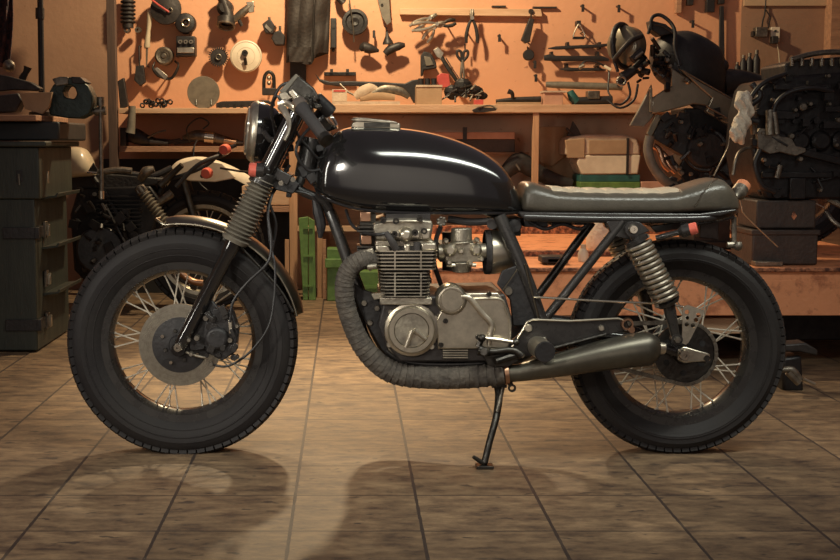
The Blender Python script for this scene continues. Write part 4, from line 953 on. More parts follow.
MB().lathe([(.034, 0), (.032, .012), (.012, .05), (.007, .085), (.004, .085), (.008, .05), (.028, .012), (.030, 0)], at(388, 44, 4.42), (-.1, 0, 1), 28, True).build('cone', 'dark_iron', t)
MB().tube([at(386, 27, 4.5), at(386, 29, 4.40)], .005, 6).build('hook', 'dark_steel', t)
for lab, pts, rr in (('teardrop shaped black wooden knob handle hanging left of the funnel', [(360, 50), (364, 47.5), (371, 49), (379, 51)], [.012, .034, .03, .008]), ('longer black handle hanging tilted below the funnel', [(385, 54), (390, 49.5), (399, 46), (405, 45)], [.02, .027, .026, .012])):
    t = thing('hand_tool', lab, 'tool', at(pts[1][0], 56, 4.42)); MB().tube([at(x, y, 4.41) for x, y in pts], rr, 16, 4).build('grip', 'dark_iron', t); a = at(pts[1][0] + 4, pts[1][1] - 4, 4.42); MB().tube([V((a.x, 4.5, a.z)), a, a - V((0, 0, .03))], .005, 6).build('hook', 'dark_steel', t)
t = thing('hook_rail', 'narrow dark metal rail with small clips on the wall', 'rail', at(340, 76, 4.42))
MB().pbox(324, 72, 356, 75.5, 4.42, 4.495).build('rail', 'dark_steel', t, bevel=.002)
for x in (330, 346): MB().pbox(x, 69, x + 3, 73, 4.41, 4.45).build('clip', 'dark_iron', t)
t = thing('curved_mudguard', 'long curved black mudguard lying on the worktop against the wall', 'mudguard', at(365, 104, 4.2))
MB().pp([(315, 73.5), (320, 79), (330, 81.5), (350, 81), (383, 82), (405, 83.5), (412, 80), (420, 79), (420, 101), (414, 103), (409, 94), (396, 88), (360, 86), (338, 86), (325, 84.5), (319, 81)], 4.3, .06).build('blade', 'matt_black', t, bevel=.006)
MB().tube([at(340, 84, 4.28), at(348, 92, 4.26), at(356, 96, 4.26)], .006, 8).build('stay', 'old_metal', t)
t = thing('card_box', 'small white carton with red print on the worktop left', 'box', at(339, 98, 4.15))
MB().pbox(332, 91, 347, 103, 4.12, 4.22).build('carton', 'paper', t, bevel=.002); MB().pbox(333.5, 91.5, 345.5, 93.4, 4.117, 4.119).build('printed_band', 'red_plastic', t)
t = thing('rag_pile', 'crumpled pale gloves and rags on the worktop beside the carton', 'rags', at(380, 104, 4.15))
for k, (pts, rr) in enumerate((([(355, 101), (362, 96), (370, 92), (377, 93)], [.02, .035, .03, .015]), ([(372, 98), (385, 93), (400, 95), (409, 101)], [.02, .028, .026, .015]), ([(360, 102), (378, 99), (395, 101)], [.02, .03, .02]))):
    MB().tube([at(x, y, 4.15) for x, y in pts], rr, 10, 4, flat=.7).build('rag', ('paper', 'old_metal', 'cardboard')[k], t)
m = MB(); m.pbox(332, 101.4, 400, 104.6, FY + .03, FY + .25); one(m, 'flat_board', 'paper', 'thin pale board lying flat under the rags on the worktop', 'board')
# left shelf long bar
t = thing('chain_bar', 'long dark bar with chain teeth lying along the left shelf', 'bar', at(245, 108, 4.15))
MB().pp([(216, 103), (222, 101), (268, 100), (275, 103), (275, 106), (216, 107.5)], 4.12, .02).build('bar', 'dark_iron', t, bevel=.003)
for i in range(8): MB().pbox(219 + i * 7, 104, 222 + i * 7, 108, 4.10, 4.13).build('tooth', 'dark_steel', t)
# --- upper cleat and tools
t = thing('wooden_cleat', 'horizontal light wooden strip screwed to the wall above the pliers', 'wooden strip', at(475, 16, 4.46))
MB().pp([(400, 8.5), (421, 8), (541, 9), (542.5, 16.5), (421, 15), (400, 14.5)], 4.45, .05).build('strip', 'raw_wood', t, bevel=.003)
MB().lathe([(0, -.012), (.014, -.012), (.017, 0), (0, 0)], at(531, 11.5, 4.45), (0, 1, 0), 16).build('bolt', 'dark_iron', t)
for x0, x1, y in ((492, 506, 5.5), (533, 557, 6.5)): one(MB().pbox(x0, y, x1, y + 1.6, 4.47, 4.5), 'wall_bracket', 'dark_iron', 'thin dark strip on the wall above the cleat, %s' % ('left of the bolt' if x0 < 500 else 'right of the bolt'), 'bracket')
def plier(cx, cy, a, L, hm, lab, spread=.18, Y=4.40, jaw=.35, grp=None):
    """hanging pliers: two handles, pivot and jaws; a = direction of the handles"""
    t = thing('pliers', lab, 'pliers', at(cx, cy, Y), grp); c = at(cx, cy, Y); s_ = sc(Y)
    for k in (-1, 1):
        d = V((math.cos(a + k * spread), 0, math.sin(a + k * spread))); n_ = V((-d.z, 0, d.x)) * k
        MB().tube([c, c + d * L * s_ * .3 + n_ * .010, c + d * L * s_ * .7 + n_ * .010, c + d * L * s_], [.007, .010, .012, .009], 10, 4).build('handle', hm, t)
        j = V((math.cos(a + PI - k * .12), 0, math.sin(a + PI - k * .12)))
        MB().tube([c, c + j * L * s_ * jaw * .5, c + j * L * s_ * jaw], [.013, .013, .004], 8).build('jaw', 'old_metal', t)
    MB().lathe([(0, -.01), (.012, -.01), (.013, .01), (0, .01)], c + V((0, -.006, 0)), (0, 1, 0), 14).build('pivot', 'polished', t)
    return t
plier(472, 18, -PI / 2, 25, 'matt_black', 'black handled pliers hanging spread from the wooden cleat', .22)
plier(430, 18, PI + .5, 22, 'polished', 'topmost silver pliers of the bundle under the cleat left end', .12, 4.37)
plier(437, 24, PI + .15, 24, 'polished', 'silver pliers lying across the middle of the bundle', .12, 4.33)
plier(434, 28, PI + .95, 16, 'aluminium', 'shortest silver pliers at the bundle bottom', .16, 4.41)
plier(442, 25, .25, 14, 'dark_steel', 'dark pliers of the bundle pointing right', .12, 4.38)
t = thing('brush', 'dark bristle brush hanging tilted under the cleat bolt', 'brush', at(527, 43, 4.42))
MB().tube([at(531, 11, 4.42), at(531, 20, 4.41)], .005, 6).build('loop', 'dark_steel', t)
MB().pp([(529.5, 18), (534.5, 19), (530, 41), (526, 43.5), (521.5, 40)], 4.39, .05).build('bristles', 'dark_iron', t, bevel=.004)
t = thing('dial', 'small round black dial hanging below the brush', 'dial', at(528, 61, 4.42))
MB().lathe([(0, -.02), (.03, -.02), (.035, -.012), (.035, .012), (0, .012)], at(528.5, 55, 4.44), (0, 1, 0), 28).build('case', 'matt_black', t)
MB().tube([at(527.5, 47, 4.5), at(527.5, 49, 4.43)], .005, 6).build('hanger', 'dark_steel', t)
t = thing('stirrup', 'triangular steel stirrup hanging on a peg', 'stirrup', at(579, 39, 4.42))
MB().tube([at(578.5, 24, 4.42), at(574.5, 32, 4.42), at(574, 38, 4.42), at(584, 38, 4.42), at(583.5, 32, 4.42), at(579.5, 24, 4.42)], .005, 8, 3).build('bow', 'polished', t)
MB().pbox(573.5, 36.5, 584.5, 39, 4.40, 4.44).build('tread', 'dark_steel', t, bevel=.001)
MB().pbox(577, 20.5, 581, 25, 4.42, 4.5).build('hanger', 'dark_iron', t, bevel=.001)
files = [('slim pointed file hanging level, topmost of the three', [(548, 48.5), (556, 48), (600, 46), (609, 44.5)], [.003, .011, .011, .008], 'matt_black', (568, 600)), ('thick black rasp hanging level, middle of the three', [(544, 58), (549, 57.5), (556, 58.5), (603, 58.5), (609, 60)], [.016, .021, .018, .016, .008], 'matt_black', (552, 598)), ('short file hanging level, lowest of the three', [(560, 69), (568, 69.5), (600, 69.5), (606, 70)], [.003, .012, .010, .004], 'dark_iron', (567, 598))]
for lab, pts, rr, mm, hk in files:
    t = thing('metal_file', lab, 'file', at(580, pts[1][1] + 2, 4.42)); MB().tube([at(x, y, 4.41) for x, y in pts], rr, 10, flat=.5).build('blade', mm, t)
    for x in hk: MB().pbox(x - 1.2, pts[1][1] - 6, x + 1.2, pts[1][1] + 1, 4.43, 4.5).build('hook', 'dark_iron', t)
m = MB(); m.tube([at(546, 84.5, 4.38), at(560, 85, 4.36), at(622, 87, 4.36)], [.018, .022, .022], 14); one(m, 'steel_rod', 'boot_rubber', 'long dull grey tube resting level above the pink box', 'tube')
t = thing('adjustable_wrench', 'long bright wrench hanging diagonally over the dark heap', 'wrench', at(448, 85, 4.42))
MB().tube([at(437, 50, 4.40), at(447, 66, 4.39), at(459, 84, 4.38)], [.010, .014, .012], 10, flat=.5).build('handle', 'dark_steel', t)
MB().pp([(433, 50), (438, 47), (444, 53), (441, 59), (437, 57)], 4.39, .02).build('jaw', 'aluminium', t, bevel=.002)
MB().tube([at(446, 58, 4.37), at(452, 68, 4.37), at(460, 80, 4.37)], .004, 8).build('bright_edge', 'chrome', t)
t = thing('tin_snips', 'tall tin snips with dark loop handles standing beside the wrench', 'snips', at(462, 88, 4.42))
for s_ in (-1, 1):
    MB().tube([at(462.5, 62, 4.39), at(462.5 + s_ * 5, 56, 4.39), at(462.5 + s_ * 5, 51, 4.39), at(462.5 + s_ * 1.5, 52, 4.39), at(462.5 + s_ * .5, 60, 4.39)], .009, 10, 4).build('handle_loop', 'dark_iron', t)
    MB().tube([at(462.5, 60, 4.39), at(462.5 + s_ * 1.6, 75, 4.39), at(462.5 + s_ * .3, 90, 4.39)], [.010, .008, .003], 8).build('blade', 'aluminium', t)
MB().tube([at(465, 44, 4.42), at(465, 52, 4.42)], .005, 6).build('hanging_wire', 'dark_steel', t)
t = thing('leather_holster', 'black leather holster hanging above the cardboard box', 'holster', at(425, 76, 4.42))
MB().pp([(421, 55), (424, 51), (431, 53), (436, 62), (437, 68), (424, 70), (423, 76), (421, 76)], 4.38, .07).build('body', 'pouch', t, bevel=.006)
MB().pp([(424, 56), (430, 57), (434, 65), (426, 66)], 4.372, .012).build('flap', 'boot_rubber', t, bevel=.003)
t = thing('cardboard_box', 'open beige cardboard box at the middle of the worktop', 'box', at(431, 105, 4.12))
MB().pbox(416.5, 86, 442, 105, 4.1, 4.28).build('carton', 'cardboard', t, bevel=.002); MB().pbox(416, 85, 442.5, 87, 4.095, 4.11).build('flap', 'paper', t)
for x in (421, 427.5, 434): one(MB().tube([at(x, 87.3, 4.15), at(x, 78.5, 4.15)], .017, 14), 'spray_can_cap', 'matt_black', 'short black canister standing in the cardboard box, %s' % {421: 'left one of three', 427.5: 'middle one of three', 434: 'right one of three'}[x], 'canister', 'black canisters in the cardboard box')
m = MB(); m.pp([(437, 76), (441, 73), (449, 74), (450.5, 87), (438, 88)], 4.17, .05); one(m, 'red_packet', 'red_plastic', 'bright red packet stuck behind the cardboard box corner', 'packet', bevel=.003)
t = thing('parts_heap', 'dark heap of greasy parts on the worktop right of the carton', 'heap of parts', at(462, 105, 4.15))
for k, (x, y, r, sz) in enumerate(((452, 97, .05, (1, .6, .9)), (463, 92, .055, (1.1, .6, 1)), (474, 97, .05, (1.2, .6, .8)), (482, 101, .03, (1.2, .6, .8)), (452, 102, .025, (1.0, .6, .8)))):
    MB().ball(at(x, y, 4.18), r, 12, sz).build('lump', 'oily_iron', t, ang=10)
for k in range(16):
    a = at(R_.uniform(446, 486), R_.uniform(92, 103), 4.13); d = V((R_.uniform(-1, 1), R_.uniform(-.3, .3), R_.uniform(-.5, .8))).normalized() * R_.uniform(.02, .055)
    MB().tube([a - d, a + d], R_.uniform(.004, .009), 8).build('greasy_rod', R_.choice(['dark_steel', 'old_metal', 'oily_iron', 'oily_iron']), t)
one(MB().pbox(474.5, 100, 483.5, 105, 4.05, 4.12), 'matchbox', 'red_plastic', 'tiny red box at the front of the dark heap', 'box', bevel=.002)
t = thing('caliper', 'pair of dark calipers hanging over the worktop front edge', 'caliper', at(486, 112, FY - .02))
MB().pp([(472, 110), (478, 107), (497, 108), (496, 110.5), (484, 112.5), (474, 112.5)], FY - .035, .02).build('jaw', 'dark_iron', t, bevel=.002)
MB().tube([at(478, 107.5, FY - .04), at(490, 105.5, FY - .03), at(497, 109, FY - .04)], .005, 8, 3).build('beam', 'old_metal', t)
t = thing('caulking_gun', 'black trigger gun tool with a long rod lying on the worktop', 'gun', at(515, 104, 4.12))
MB().tube([at(496, 101, 4.12), at(515, 99.5, 4.12), at(541, 99, 4.12)], [.010, .016, .018], 12).build('barrel', 'dark_iron', t)
MB().tube([at(508, 91, 4.1), at(512, 93, 4.1), at(513, 98, 4.11)], [.016, .013, .010], 10, 3).build('trigger', 'dark_iron', t)
MB().pbox(498, 102, 541, 104.6, 4.06, 4.2).build('slide_tray', 'cardboard', t, bevel=.001)
t = thing('pink_box', 'pink square carton on the worktop under the grey tube', 'box', at(554, 105, 4.08)); MB().pbox(544, 91.5, 563, 105, 4.06, 4.22).build('carton', 'pink_board', t, bevel=.002); MB().pbox(543.5, 91, 567, 92.6, 4.05, 4.2).build('lid', 'paper', t)
t = thing('angle_grinder', 'teal and black angle grinder lying right of the pink box', 'grinder', at(585, 105, 4.1))
MB().tube([at(570, 92, 4.1), at(572.5, 98, 4.1), at(577, 103, 4.1)], [.02, .028, .026], 14, 3).build('head', 'teal_paint', t)
MB().tube([at(572, 102, 4.1), at(585, 102, 4.1), at(612, 101, 4.1)], [.022, .024, .026], 14).build('body', 'matt_black', t)
MB().pbox(588, 92, 600, 100, 4.07, 4.16).build('battery', 'old_metal', t, bevel=.004)
t = thing('jump_leads', 'loop of black cable with a small pale plug hanging by the lift motorbike', 'cable', at(600, 70, 4.3))
MB().tube([at(580, 66, 4.3), at(586, 61, 4.3), at(596, 62, 4.3), at(604, 66, 4.3), at(609, 72, 4.3), at(608, 90, 4.25), at(612, 98, 4.2)], .006, 8, 6).build('cable', 'cable', t)
MB().tube([at(579, 68, 4.3), at(584, 65, 4.3)], .012, 8).build('clip', 'aluminium', t); MB().tube([at(604, 66, 4.29), at(611, 70, 4.28)], .010, 8).build('plug', 'white_plastic', t)
for lab, x0, x1, y0, y1, mm in (('long wooden level hanging vertically left of three strips', 676.5, 682, -12, 13, 'old_wood'), ('short dark strip hanging at the picture top', 688, 694, -12, 5, 'dark_iron'), ('dark squared tool handle hanging at the picture top', 707, 715, -12, 12, 'matt_black')):
    one(MB().pbox(x0, y0, x1, y1, 4.44, 4.49), 'hanging_strip', mm, lab, 'strip', bevel=.003)
t = thing('spirit_level', 'long dark blade hanging vertically at the wall right end', 'blade', at(722, 75, 4.45))
MB().pp([(720, 6), (724, 6), (725, 74), (722, 77), (719, 74)], 4.45, .02).build('blade', 'matt_black', t, bevel=.002); MB().pbox(719, -14, 725, 4, 4.44, 4.48).build('handle', 'dark_iron', t, bevel=.004)
# right wall: sockets
t = thing('junction_box', 'grey metal junction box on the tan wall at right', 'junction box', at(762, 37, 4.45))
MB().pbox(756, 27, 768, 37, 4.43, 4.5).build('box', 'old_metal', t, bevel=.004)
for k, xx in enumerate((758, 766)): MB().pbox(xx - 5, 30 if k else 31, xx - 4, 36, 4.45, 4.5).build('conduit_clip', 'dark_iron', t)
MB().tube([at(762, 27, 4.46), at(763, 20, 4.48), at(765, 12, 4.48), at(766, -8, 4.48)], .005, 8, 4).build('cable', 'cable', t)
t = thing('power_socket', 'small white wall socket with a plug and hanging cable', 'socket', at(775, 43, 4.45))
MB().pbox(771, 27, 780, 42, 4.46, 4.5).build('plate', 'white_plastic', t, bevel=.003); MB().tube([at(775.5, 31, 4.47), at(775.5, 31, 4.455)], .008, 12).build('socket_hole', 'shade_black', t)
MB().pbox(772.5, 36, 778.5, 43.5, 4.42, 4.47).build('plug', 'dark_iron', t, bevel=.003)
MB().tube([at(777, 43, 4.45), at(779, 55, 4.47), at(780, 75, 4.48)], .004, 8, 4).build('flex', 'cream_plastic', t)
MB().tube([at(768, 28, 4.46), at(770, 18, 4.48), at(766, 10, 4.48)], .004, 8, 4).build('feed_wire', 'cable', t)
# bottles and things right of the lift motorbike, on a wall shelf
sh = MB(); sh.pbox(733, 74.5, 800, 78, 4.22, 4.5); one(sh, 'wall_shelf', 'old_wood', 'short dark shelf under the bottles right of the lift motorbike', 'shelf', bevel=.002)
for x, y0, r, lab in ((737, 62, .018, 'dark bottle on the short shelf, leftmost'), (743, 55, .022, 'dark bottle on the short shelf, second from left'), (749, 53, .022, 'tall dark bottle on the short shelf, third from left'), (756, 50, .024, 'tallest dark bottle on the short shelf'), (764, 68, .02, 'low dark jar at the short shelf right')):
    t = thing('oil_bottle', lab, 'bottle', at(x, 74.5, 4.32)); a = at(x, 74.4, 4.32); b = at(x, y0, 4.32); H_ = b.z - a.z
    MB().lathe([(0, 0), (r, 0), (r, H_ * .6), (r * .5, H_ * .78), (r * .4, H_ * .84), (0, H_ * .84)], a, (0, 0, 1), 18).build('bottle', 'matt_black', t)
    MB().lathe([(0, H_ * .83), (r * .55, H_ * .83), (r * .55, H_), (0, H_)], a, (0, 0, 1), 14).build('cap', 'old_metal', t)
# --- compartments under the worktop
t = thing('toolbox_flat', 'long flat pink-brown case with a black strap under the worktop', 'case', at(478, 147, 4.25))
MB().pp([(425, 132), (515, 132), (515, 139), (425, 139)], 4.2, .2).build('lid', 'pink_board', t, bevel=.004)
MB().pp([(425, 139), (515, 139), (515, 152), (425, 152)], 4.21, .2).build('tray', 'crate_brown', t, bevel=.004)
MB().pbox(463, 127, 467, 141, 4.19, 4.22).build('strap', 'matt_black', t); MB().pp([(425, 130), (510, 131), (510, 132.4), (425, 132)], 4.22, .1).build('cover_sheet', 'paper', t)
zc = at(470, 152.2, 4.15).z
b_ = MB(); b_.box(((at(334, 150, 4.1).x + at(532, 150, 4.1).x) / 2, FY + .36, zc - .008), (at(532, 150, 4.1).x - at(334, 150, 4.1).x, .24, .014)); bpart(b_, 'middle_shelf', 'old_wood')
t = thing('leather_pouch', 'crumpled black leather pouch on the shelf behind the tank rear', 'pouch', at(520, 190, 4.15))
m = MB(); m.tube([at(500, 182, 4.15), at(510, 170, 4.15), at(520, 164, 4.15), at(534, 172, 4.15), at(550, 180, 4.15), at(572, 186, 4.15)], [.03, .05, .062, .05, .045, .03], 16, 5, flat=.7); m.build('pouch_body', 'pouch', t)
MB().tube([at(516, 166, 4.06), at(520, 172, 4.05)], .006, 8).build('buckle', 'old_metal', t)
t = thing('paper_sack', 'torn brown paper sheets stacked on the shelf left of the cream case', 'paper', at(548, 190, 4.3))
for k, (pix, mm) in enumerate((([(537, 128), (566, 128), (566, 157), (552, 168), (540, 164)], 'cardboard'), ([(540, 150), (572, 150), (578, 170), (578, 189), (556, 189), (545, 170)], 'cardboard'))): MB().pp(pix, 4.38 + k * .03, .02).build('sheet', mm, t, bevel=.003)
m = MB(); m.pp([(567, 136), (570, 130), (573, 121), (579, 130), (582, 137)], 4.1, .02); m.tube([at(575, 137, 4.1), at(566, 128, 4.1)], .008, 8); one(m, 'pruning_shears', 'dark_iron', 'black pointed shears lying on top of the cream case', 'shears', bevel=.002)
t = thing('sewing_case', 'cream and tan rounded case on the shelf above the green boxes', 'case', at(605, 175, 4.15))
MB().pp([(566, 142), (569, 137), (585, 134.5), (626, 134.5), (637, 139), (640, 147), (640, 155), (566, 155)], 4.08, .28).build('lid', 'paper', t, bevel=.01)
MB().pp([(579, 155), (641, 155), (638, 174), (582, 174.5), (577, 163)], 4.075, .28).build('base', 'white_plastic', t, bevel=.008)
MB().pp([(589, 140), (628, 140), (628, 154), (589, 154)], 4.07, .02).build('front_panel', 'cardboard', t, bevel=.002)
MB().pbox(626.5, 138, 629, 174, 4.066, 4.08).build('strap', 'dark_iron', t); MB().pp([(565, 140), (585, 138), (585, 158), (568, 158)], 4.07, .05).build('side_flap', 'cardboard', t, bevel=.004)
one(MB().pbox(580, 175, 640, 182, 4.08, 4.35), 'flat_box', 'teal_paint', 'flat teal box directly under the cream case', 'box', bevel=.003)
one(MB().pbox(580, 182.3, 640, 189.8, 4.07, 4.35), 'flat_box', 'green_paint', 'flat green box lying on the shelf under the teal box', 'box', bevel=.003)
one(MB().pbox(641, 182, 668, 189.8, 4.07, 4.3), 'brick', 'pink_board', 'pinkish brick on the shelf right of the green box', 'brick', bevel=.003)
# left shelf tools under the worktop
t = thing('circular_saw', 'black power saw lying on the lower left shelf', 'power tool', at(140, 147, 4.15))
MB().tube([at(129, 137, 4.15), at(136, 137, 4.13), at(147, 141, 4.13), at(160, 143, 4.13)], [.035, .05, .035, .018], 16, 4).build('motor', 'matt_black', t)
MB().tube([at(148, 138, 4.1), at(158, 133, 4.08), at(166, 131, 4.08)], .006, 8, 3).build('guard', 'old_metal', t); MB().tube([at(150, 142, 4.1), at(168, 144, 4.1)], [.02, .012], 10).build('handle', 'dark_iron', t)
t = thing('power_drill', 'grey metal drill lying on the lower left shelf behind the headlight', 'drill', at(215, 146, 4.15))
MB().tube([at(184, 140, 4.15), at(196, 137, 4.13), at(212, 139, 4.13), at(232, 143, 4.13), at(243, 144, 4.13)], [.02, .035, .036, .022, .012], 16, 4).build('body', 'old_metal', t)
MB().tube([at(205, 138, 4.1), at(214, 139, 4.1)], .038, 16).build('collar', 'chrome', t); MB().tube([at(224, 142, 4.1), at(236, 144, 4.1)], .02, 12).build('chuck', 'copper', t)
m = MB(); m.tube([at(190, 143, 4.1), at(187, 128, 4.05), at(199, 118, 4.03), at(209, 123, 4.04), at(203, 129, 4.05)], .0045, 8, 6); m.tube([at(197, 140, 4.0), at(194, 148, 3.93), at(194, 165, 3.9), at(199, 182, 3.9), at(207, 190, 3.9)], .0045, 8, 6); one(m, 'drill_cable', 'cable', 'thin black cable looping from the drill down over the shelf', 'cable')
t = thing('cutting_pliers', 'heap of long dark cutters on the lower left shelf', 'cutters', at(180, 146, 4.1))
for k in range(7): a = at(R_.uniform(165, 190), R_.uniform(141, 145), 4.12); d = V((R_.uniform(.03, .07), 0, R_.uniform(-.012, .012))); MB().tube([a - d, a + d], .007, 8).build('cutter_arm', 'dark_iron', t)
one(MB().pbox(120, 128, 126, 146.5, 4.1, 4.2), 'oil_tin', 'dark_iron', 'dark narrow tin at the left end of the lower left shelf', 'tin', bevel=.004)
# --- boards leaning under the bench
def leaning(pix, Y, mm, nm, lab, th=.03, lean=.0): o = one(MB().pp(pix, Y, th), nm, mm, lab, 'board', bevel=.003); return o
t = thing('green_crate', 'bright green painted plank crate standing under the bench', 'crate', at(306, 296, 3.9))
for k, pix in enumerate(([(298.5, 213), (308, 211.5), (308, 295), (303, 295)], [(308.6, 212), (314.5, 216), (316, 295), (308.6, 295)])): MB().pp(pix, 3.88, .04).build('plank', 'green_paint', t, bevel=.003)
for y in (222, 250, 280): MB().pbox(303.5, y, 313, y + 1.8, 3.87, 3.885).build('batten', 'green_paint', t)
t = thing('green_crate', 'green crate with a ledge standing behind the motorcycle down tube', 'crate', at(338, 296, 3.8))
MB().pbox(327, 243, 341, 295, 3.84, 4.0).build('plank', 'green_paint', t, bevel=.004); MB().pbox(325, 253, 343, 262, 3.81, 3.85).build('ledge', 'green_paint', t, bevel=.004)
t = thing('green_crate', 'green crate seen between the exhaust pipe and the cylinder', 'crate', at(370, 296, 3.8)); MB().pbox(355, 262, 388, 292, 3.8, 3.98).build('plank', 'green_paint', t, bevel=.004); MB().pbox(354, 276, 389, 279, 3.79, 3.82).build('batten', 'green_paint', t)
for x0, x1, lab in ((285, 289, 'narrow upright plank left of the first bench leg'), (322.6, 326, 'narrow dark upright plank between the bench leg and green crate')): one(MB().pbox(x0, 236, x1, 295, 3.95, 3.98), 'upright_plank', 'old_wood' if x0 > 300 else 'raw_wood_v', lab, 'plank')
m = MB(); m.pbox(103, 158, 290, 292, 4.26, 4.29); one(m, 'bay_sheet', 'shade_black', 'black sheet put in for the shade of the left bay under the bench', 'board')  # black sheet added to stand for the shade in the left bay
m = MB(); m.pbox(330, 200, 520, 290, 4.34, 4.36); one(m, 'bay_sheet', 'old_wood', 'brown board closing the right bay under the bench', 'board')

# ---- every piece on the wall hangs on its own hook; every piece on a shelf rests on it
WALLSET = {'hanging_shock_absorber', 'screwdriver', 'paint_brush', 'fan_blower', 'brake_drum', 'hanging_carburetor', 'grinder_hub', 'gear_wheel', 'cream_disc', 'water_pump', 'hand_drill', 'twin_caliper', 'hand_tool', 'pliers', 'metal_file', 'steel_rod', 'adjustable_wrench', 'tin_snips', 'leather_holster', 'brush', 'pulley_wheel', 'clutch_cable_coil', 'grey_blade', 'oil_funnel', 'hook_rail', 'hand_lamp', 'dial', 'jump_leads', 'shackle', 'dark_board', 'stirrup', 'curved_mudguard'}
def kind(o): return o.name.split('.')[0]
for o in [x for x in list(C.objects) if x.parent is None and kind(x) in WALLSET]:
    z0, z1, y0, y1 = span(o)
    ms = [q for q in kids(o) if q.type == 'MESH']; q = ms[0]
    c_ = sum((q.matrix_world @ v.co for v in q.data.vertices), V((0, 0, 0))) / len(q.data.vertices)
    near = min((q.matrix_world @ v.co for v in q.data.vertices), key=lambda p: abs(p.x - c_.x) + abs(p.z - c_.z))
    m = MB(); m.tube([V((near.x, WY, near.z)), V((near.x, min(near.y + .01, WY - .01), near.z))], .005, 6); m.build('wall_hook', 'dark_steel', o)
SHELF = {'circular_saw': zs2 + .001, 'power_drill': zs2 + .001, 'cutting_pliers': zs2 + .001, 'oil_tin': zs2 + .001, 'leather_pouch': zs, 'paper_sack': zs, 'flat_box': zs, 'brick': zs, 'grinding_disc': zl, 'chain_pile': zl, 'parts_heap': zr, 'chain_bar': zl, 'card_box': zr + .022, 'cardboard_box': zr, 'pink_box': zr, 'angle_grinder': zr, 'matchbox': zr, 'caulking_gun': zr, 'rag_pile': zr + .022, 'metal_file_case': zl, 'flat_board': zr, 'toolbox_flat': zc - .001, 'green_crate': 0, 'upright_plank': 0, 'bay_sheet': 0}
for o in [x for x in list(C.objects) if x.parent is None and kind(x) in SHELF]:
    if o.name == 'flat_box': continue
    rest(o, SHELF[kind(o)])
g_ = next(o for o in C.objects if kind(o) == 'flat_box' and 'green' in o['label']); t_ = next(o for o in C.objects if kind(o) == 'flat_box' and 'teal' in o['label'])
rest(g_, zs); rest(t_, span(g_)[1]); rest(next(o for o in C.objects if kind(o) == 'sewing_case'), span(t_)[1])
# ================================================================ LEFT: TOOL CHEST, VISE, TRAIL BIKE
ch = thing('tool_chest', 'tall dark green tool chest with latched drawers at the left edge', 'tool chest', V((-1.7, 2.2, 0)))
cp = lambda m, n, mm, par=ch, **k: m.build(n, mm, par, **k)
c0 = at(38, 350, 1.9); XC = c0.x; YB = 2.58
z1 = at(38, 199, 1.9).z; z2 = at(38, 147, 1.9).z; z3 = at(38, 141, 1.9).z; z4 = at(38, 121, 1.9).z
XL = at(-60, 300, 1.9).x
cp(MB().box(((XL + XC) / 2, (1.9 + YB) / 2, z1 / 2 + .004), (XC - XL, YB - 1.9, z1 - .008)), 'chest_body', 'chest_green', bevel=.006)
cp(MB().box(((XL + XC) / 2 + .012, (1.9 + YB) / 2, (z1 + z2) / 2), (XC - XL + .03, YB - 1.88, z2 - z1)), 'chest_top_box', 'chest_green', bevel=.006)
cp(MB().box(((XL + XC) / 2 + .03, (1.9 + YB) / 2 - .01, (z2 + z3) / 2), (XC - XL + .07, YB - 1.84, z3 - z2 - .002)), 'chest_lid_rim', 'chest_green', bevel=.006)
cp(MB().box(((XL + XC) / 2 + .045, (1.96 + YB) / 2 + .04, (z3 + z4) / 2), (XC - XL + .10, YB - 1.96, z4 - z3 - .002)), 'chest_lid', 'chest_dark', bevel=.01)
cp(MB().box(((XL + XC) / 2 + .010, (1.9 + YB) / 2 - .02, (z4 + at(38, 115, 1.9).z) / 2), (XC - XL + .02, YB - 1.9, at(38, 115, 1.9).z - z4)), 'chest_cover_board', 'old_wood', bevel=.004)
for zpx, zz_ in ((199, 0), (250, 0), (297, 0)):
    zA = at(38, zpx + 2, 1.9).z
    ml = MB(); prof = [V((XC, 2.02, zA)), V((XC + .075, 2.02, zA + .012)), V((XC + .08, 2.02, zA + .03)), V((XC + .072, 2.02, zA + .03)), V((XC + .066, 2.02, zA + .02)), V((XC, 2.02, zA + .012))]
    ml.prism(prof, (0, .50, 0)); cp(ml, 'drawer_lip', 'chest_green', bevel=.002)
def latch(px, py, side):
    if side:
        p = V((XC + .004, 2.06, at(38, py, 1.9).z)); m = MB(); m.box(p + V((.006, 0, 0)), (.012, .05, .075)); b = cp(m, 'latch_plate', 'old_metal', bevel=.002)
        MB().box(p + V((.018, 0, -.004)), (.016, .022, .05)).build('latch_tongue', 'polished', b, bevel=.003); MB().tube([p + V((.02, -.012, .02)), p + V((.02, .012, .02))], .006, 10).build('latch_pin', 'polished', b)
    else:
        p = at(px, py, 1.9); m = MB(); m.box(p + V((0, -.006, 0)), (.03, .012, .05)); b = cp(m, 'latch_plate', 'matt_black', bevel=.002)
        MB().tube([p + V((-.002, -.014, .01)), p + V((0, -.016, -.04))], .005, 8).build('latch_hook', 'old_metal', b)
for y in (178, 232, 282, 325): latch(0, y, True)
latch(20, 176, False)
for y in (233, 325): m = MB(); q = at(24, y, 1.9); m.box(V((XC - .06, 1.894, q.z)), (.16, .014, .05)); m.box(V((XC + .006, 1.95, q.z)), (.012, .13, .05)); cp(m, 'corner_strap', 'matt_black', bevel=.002)
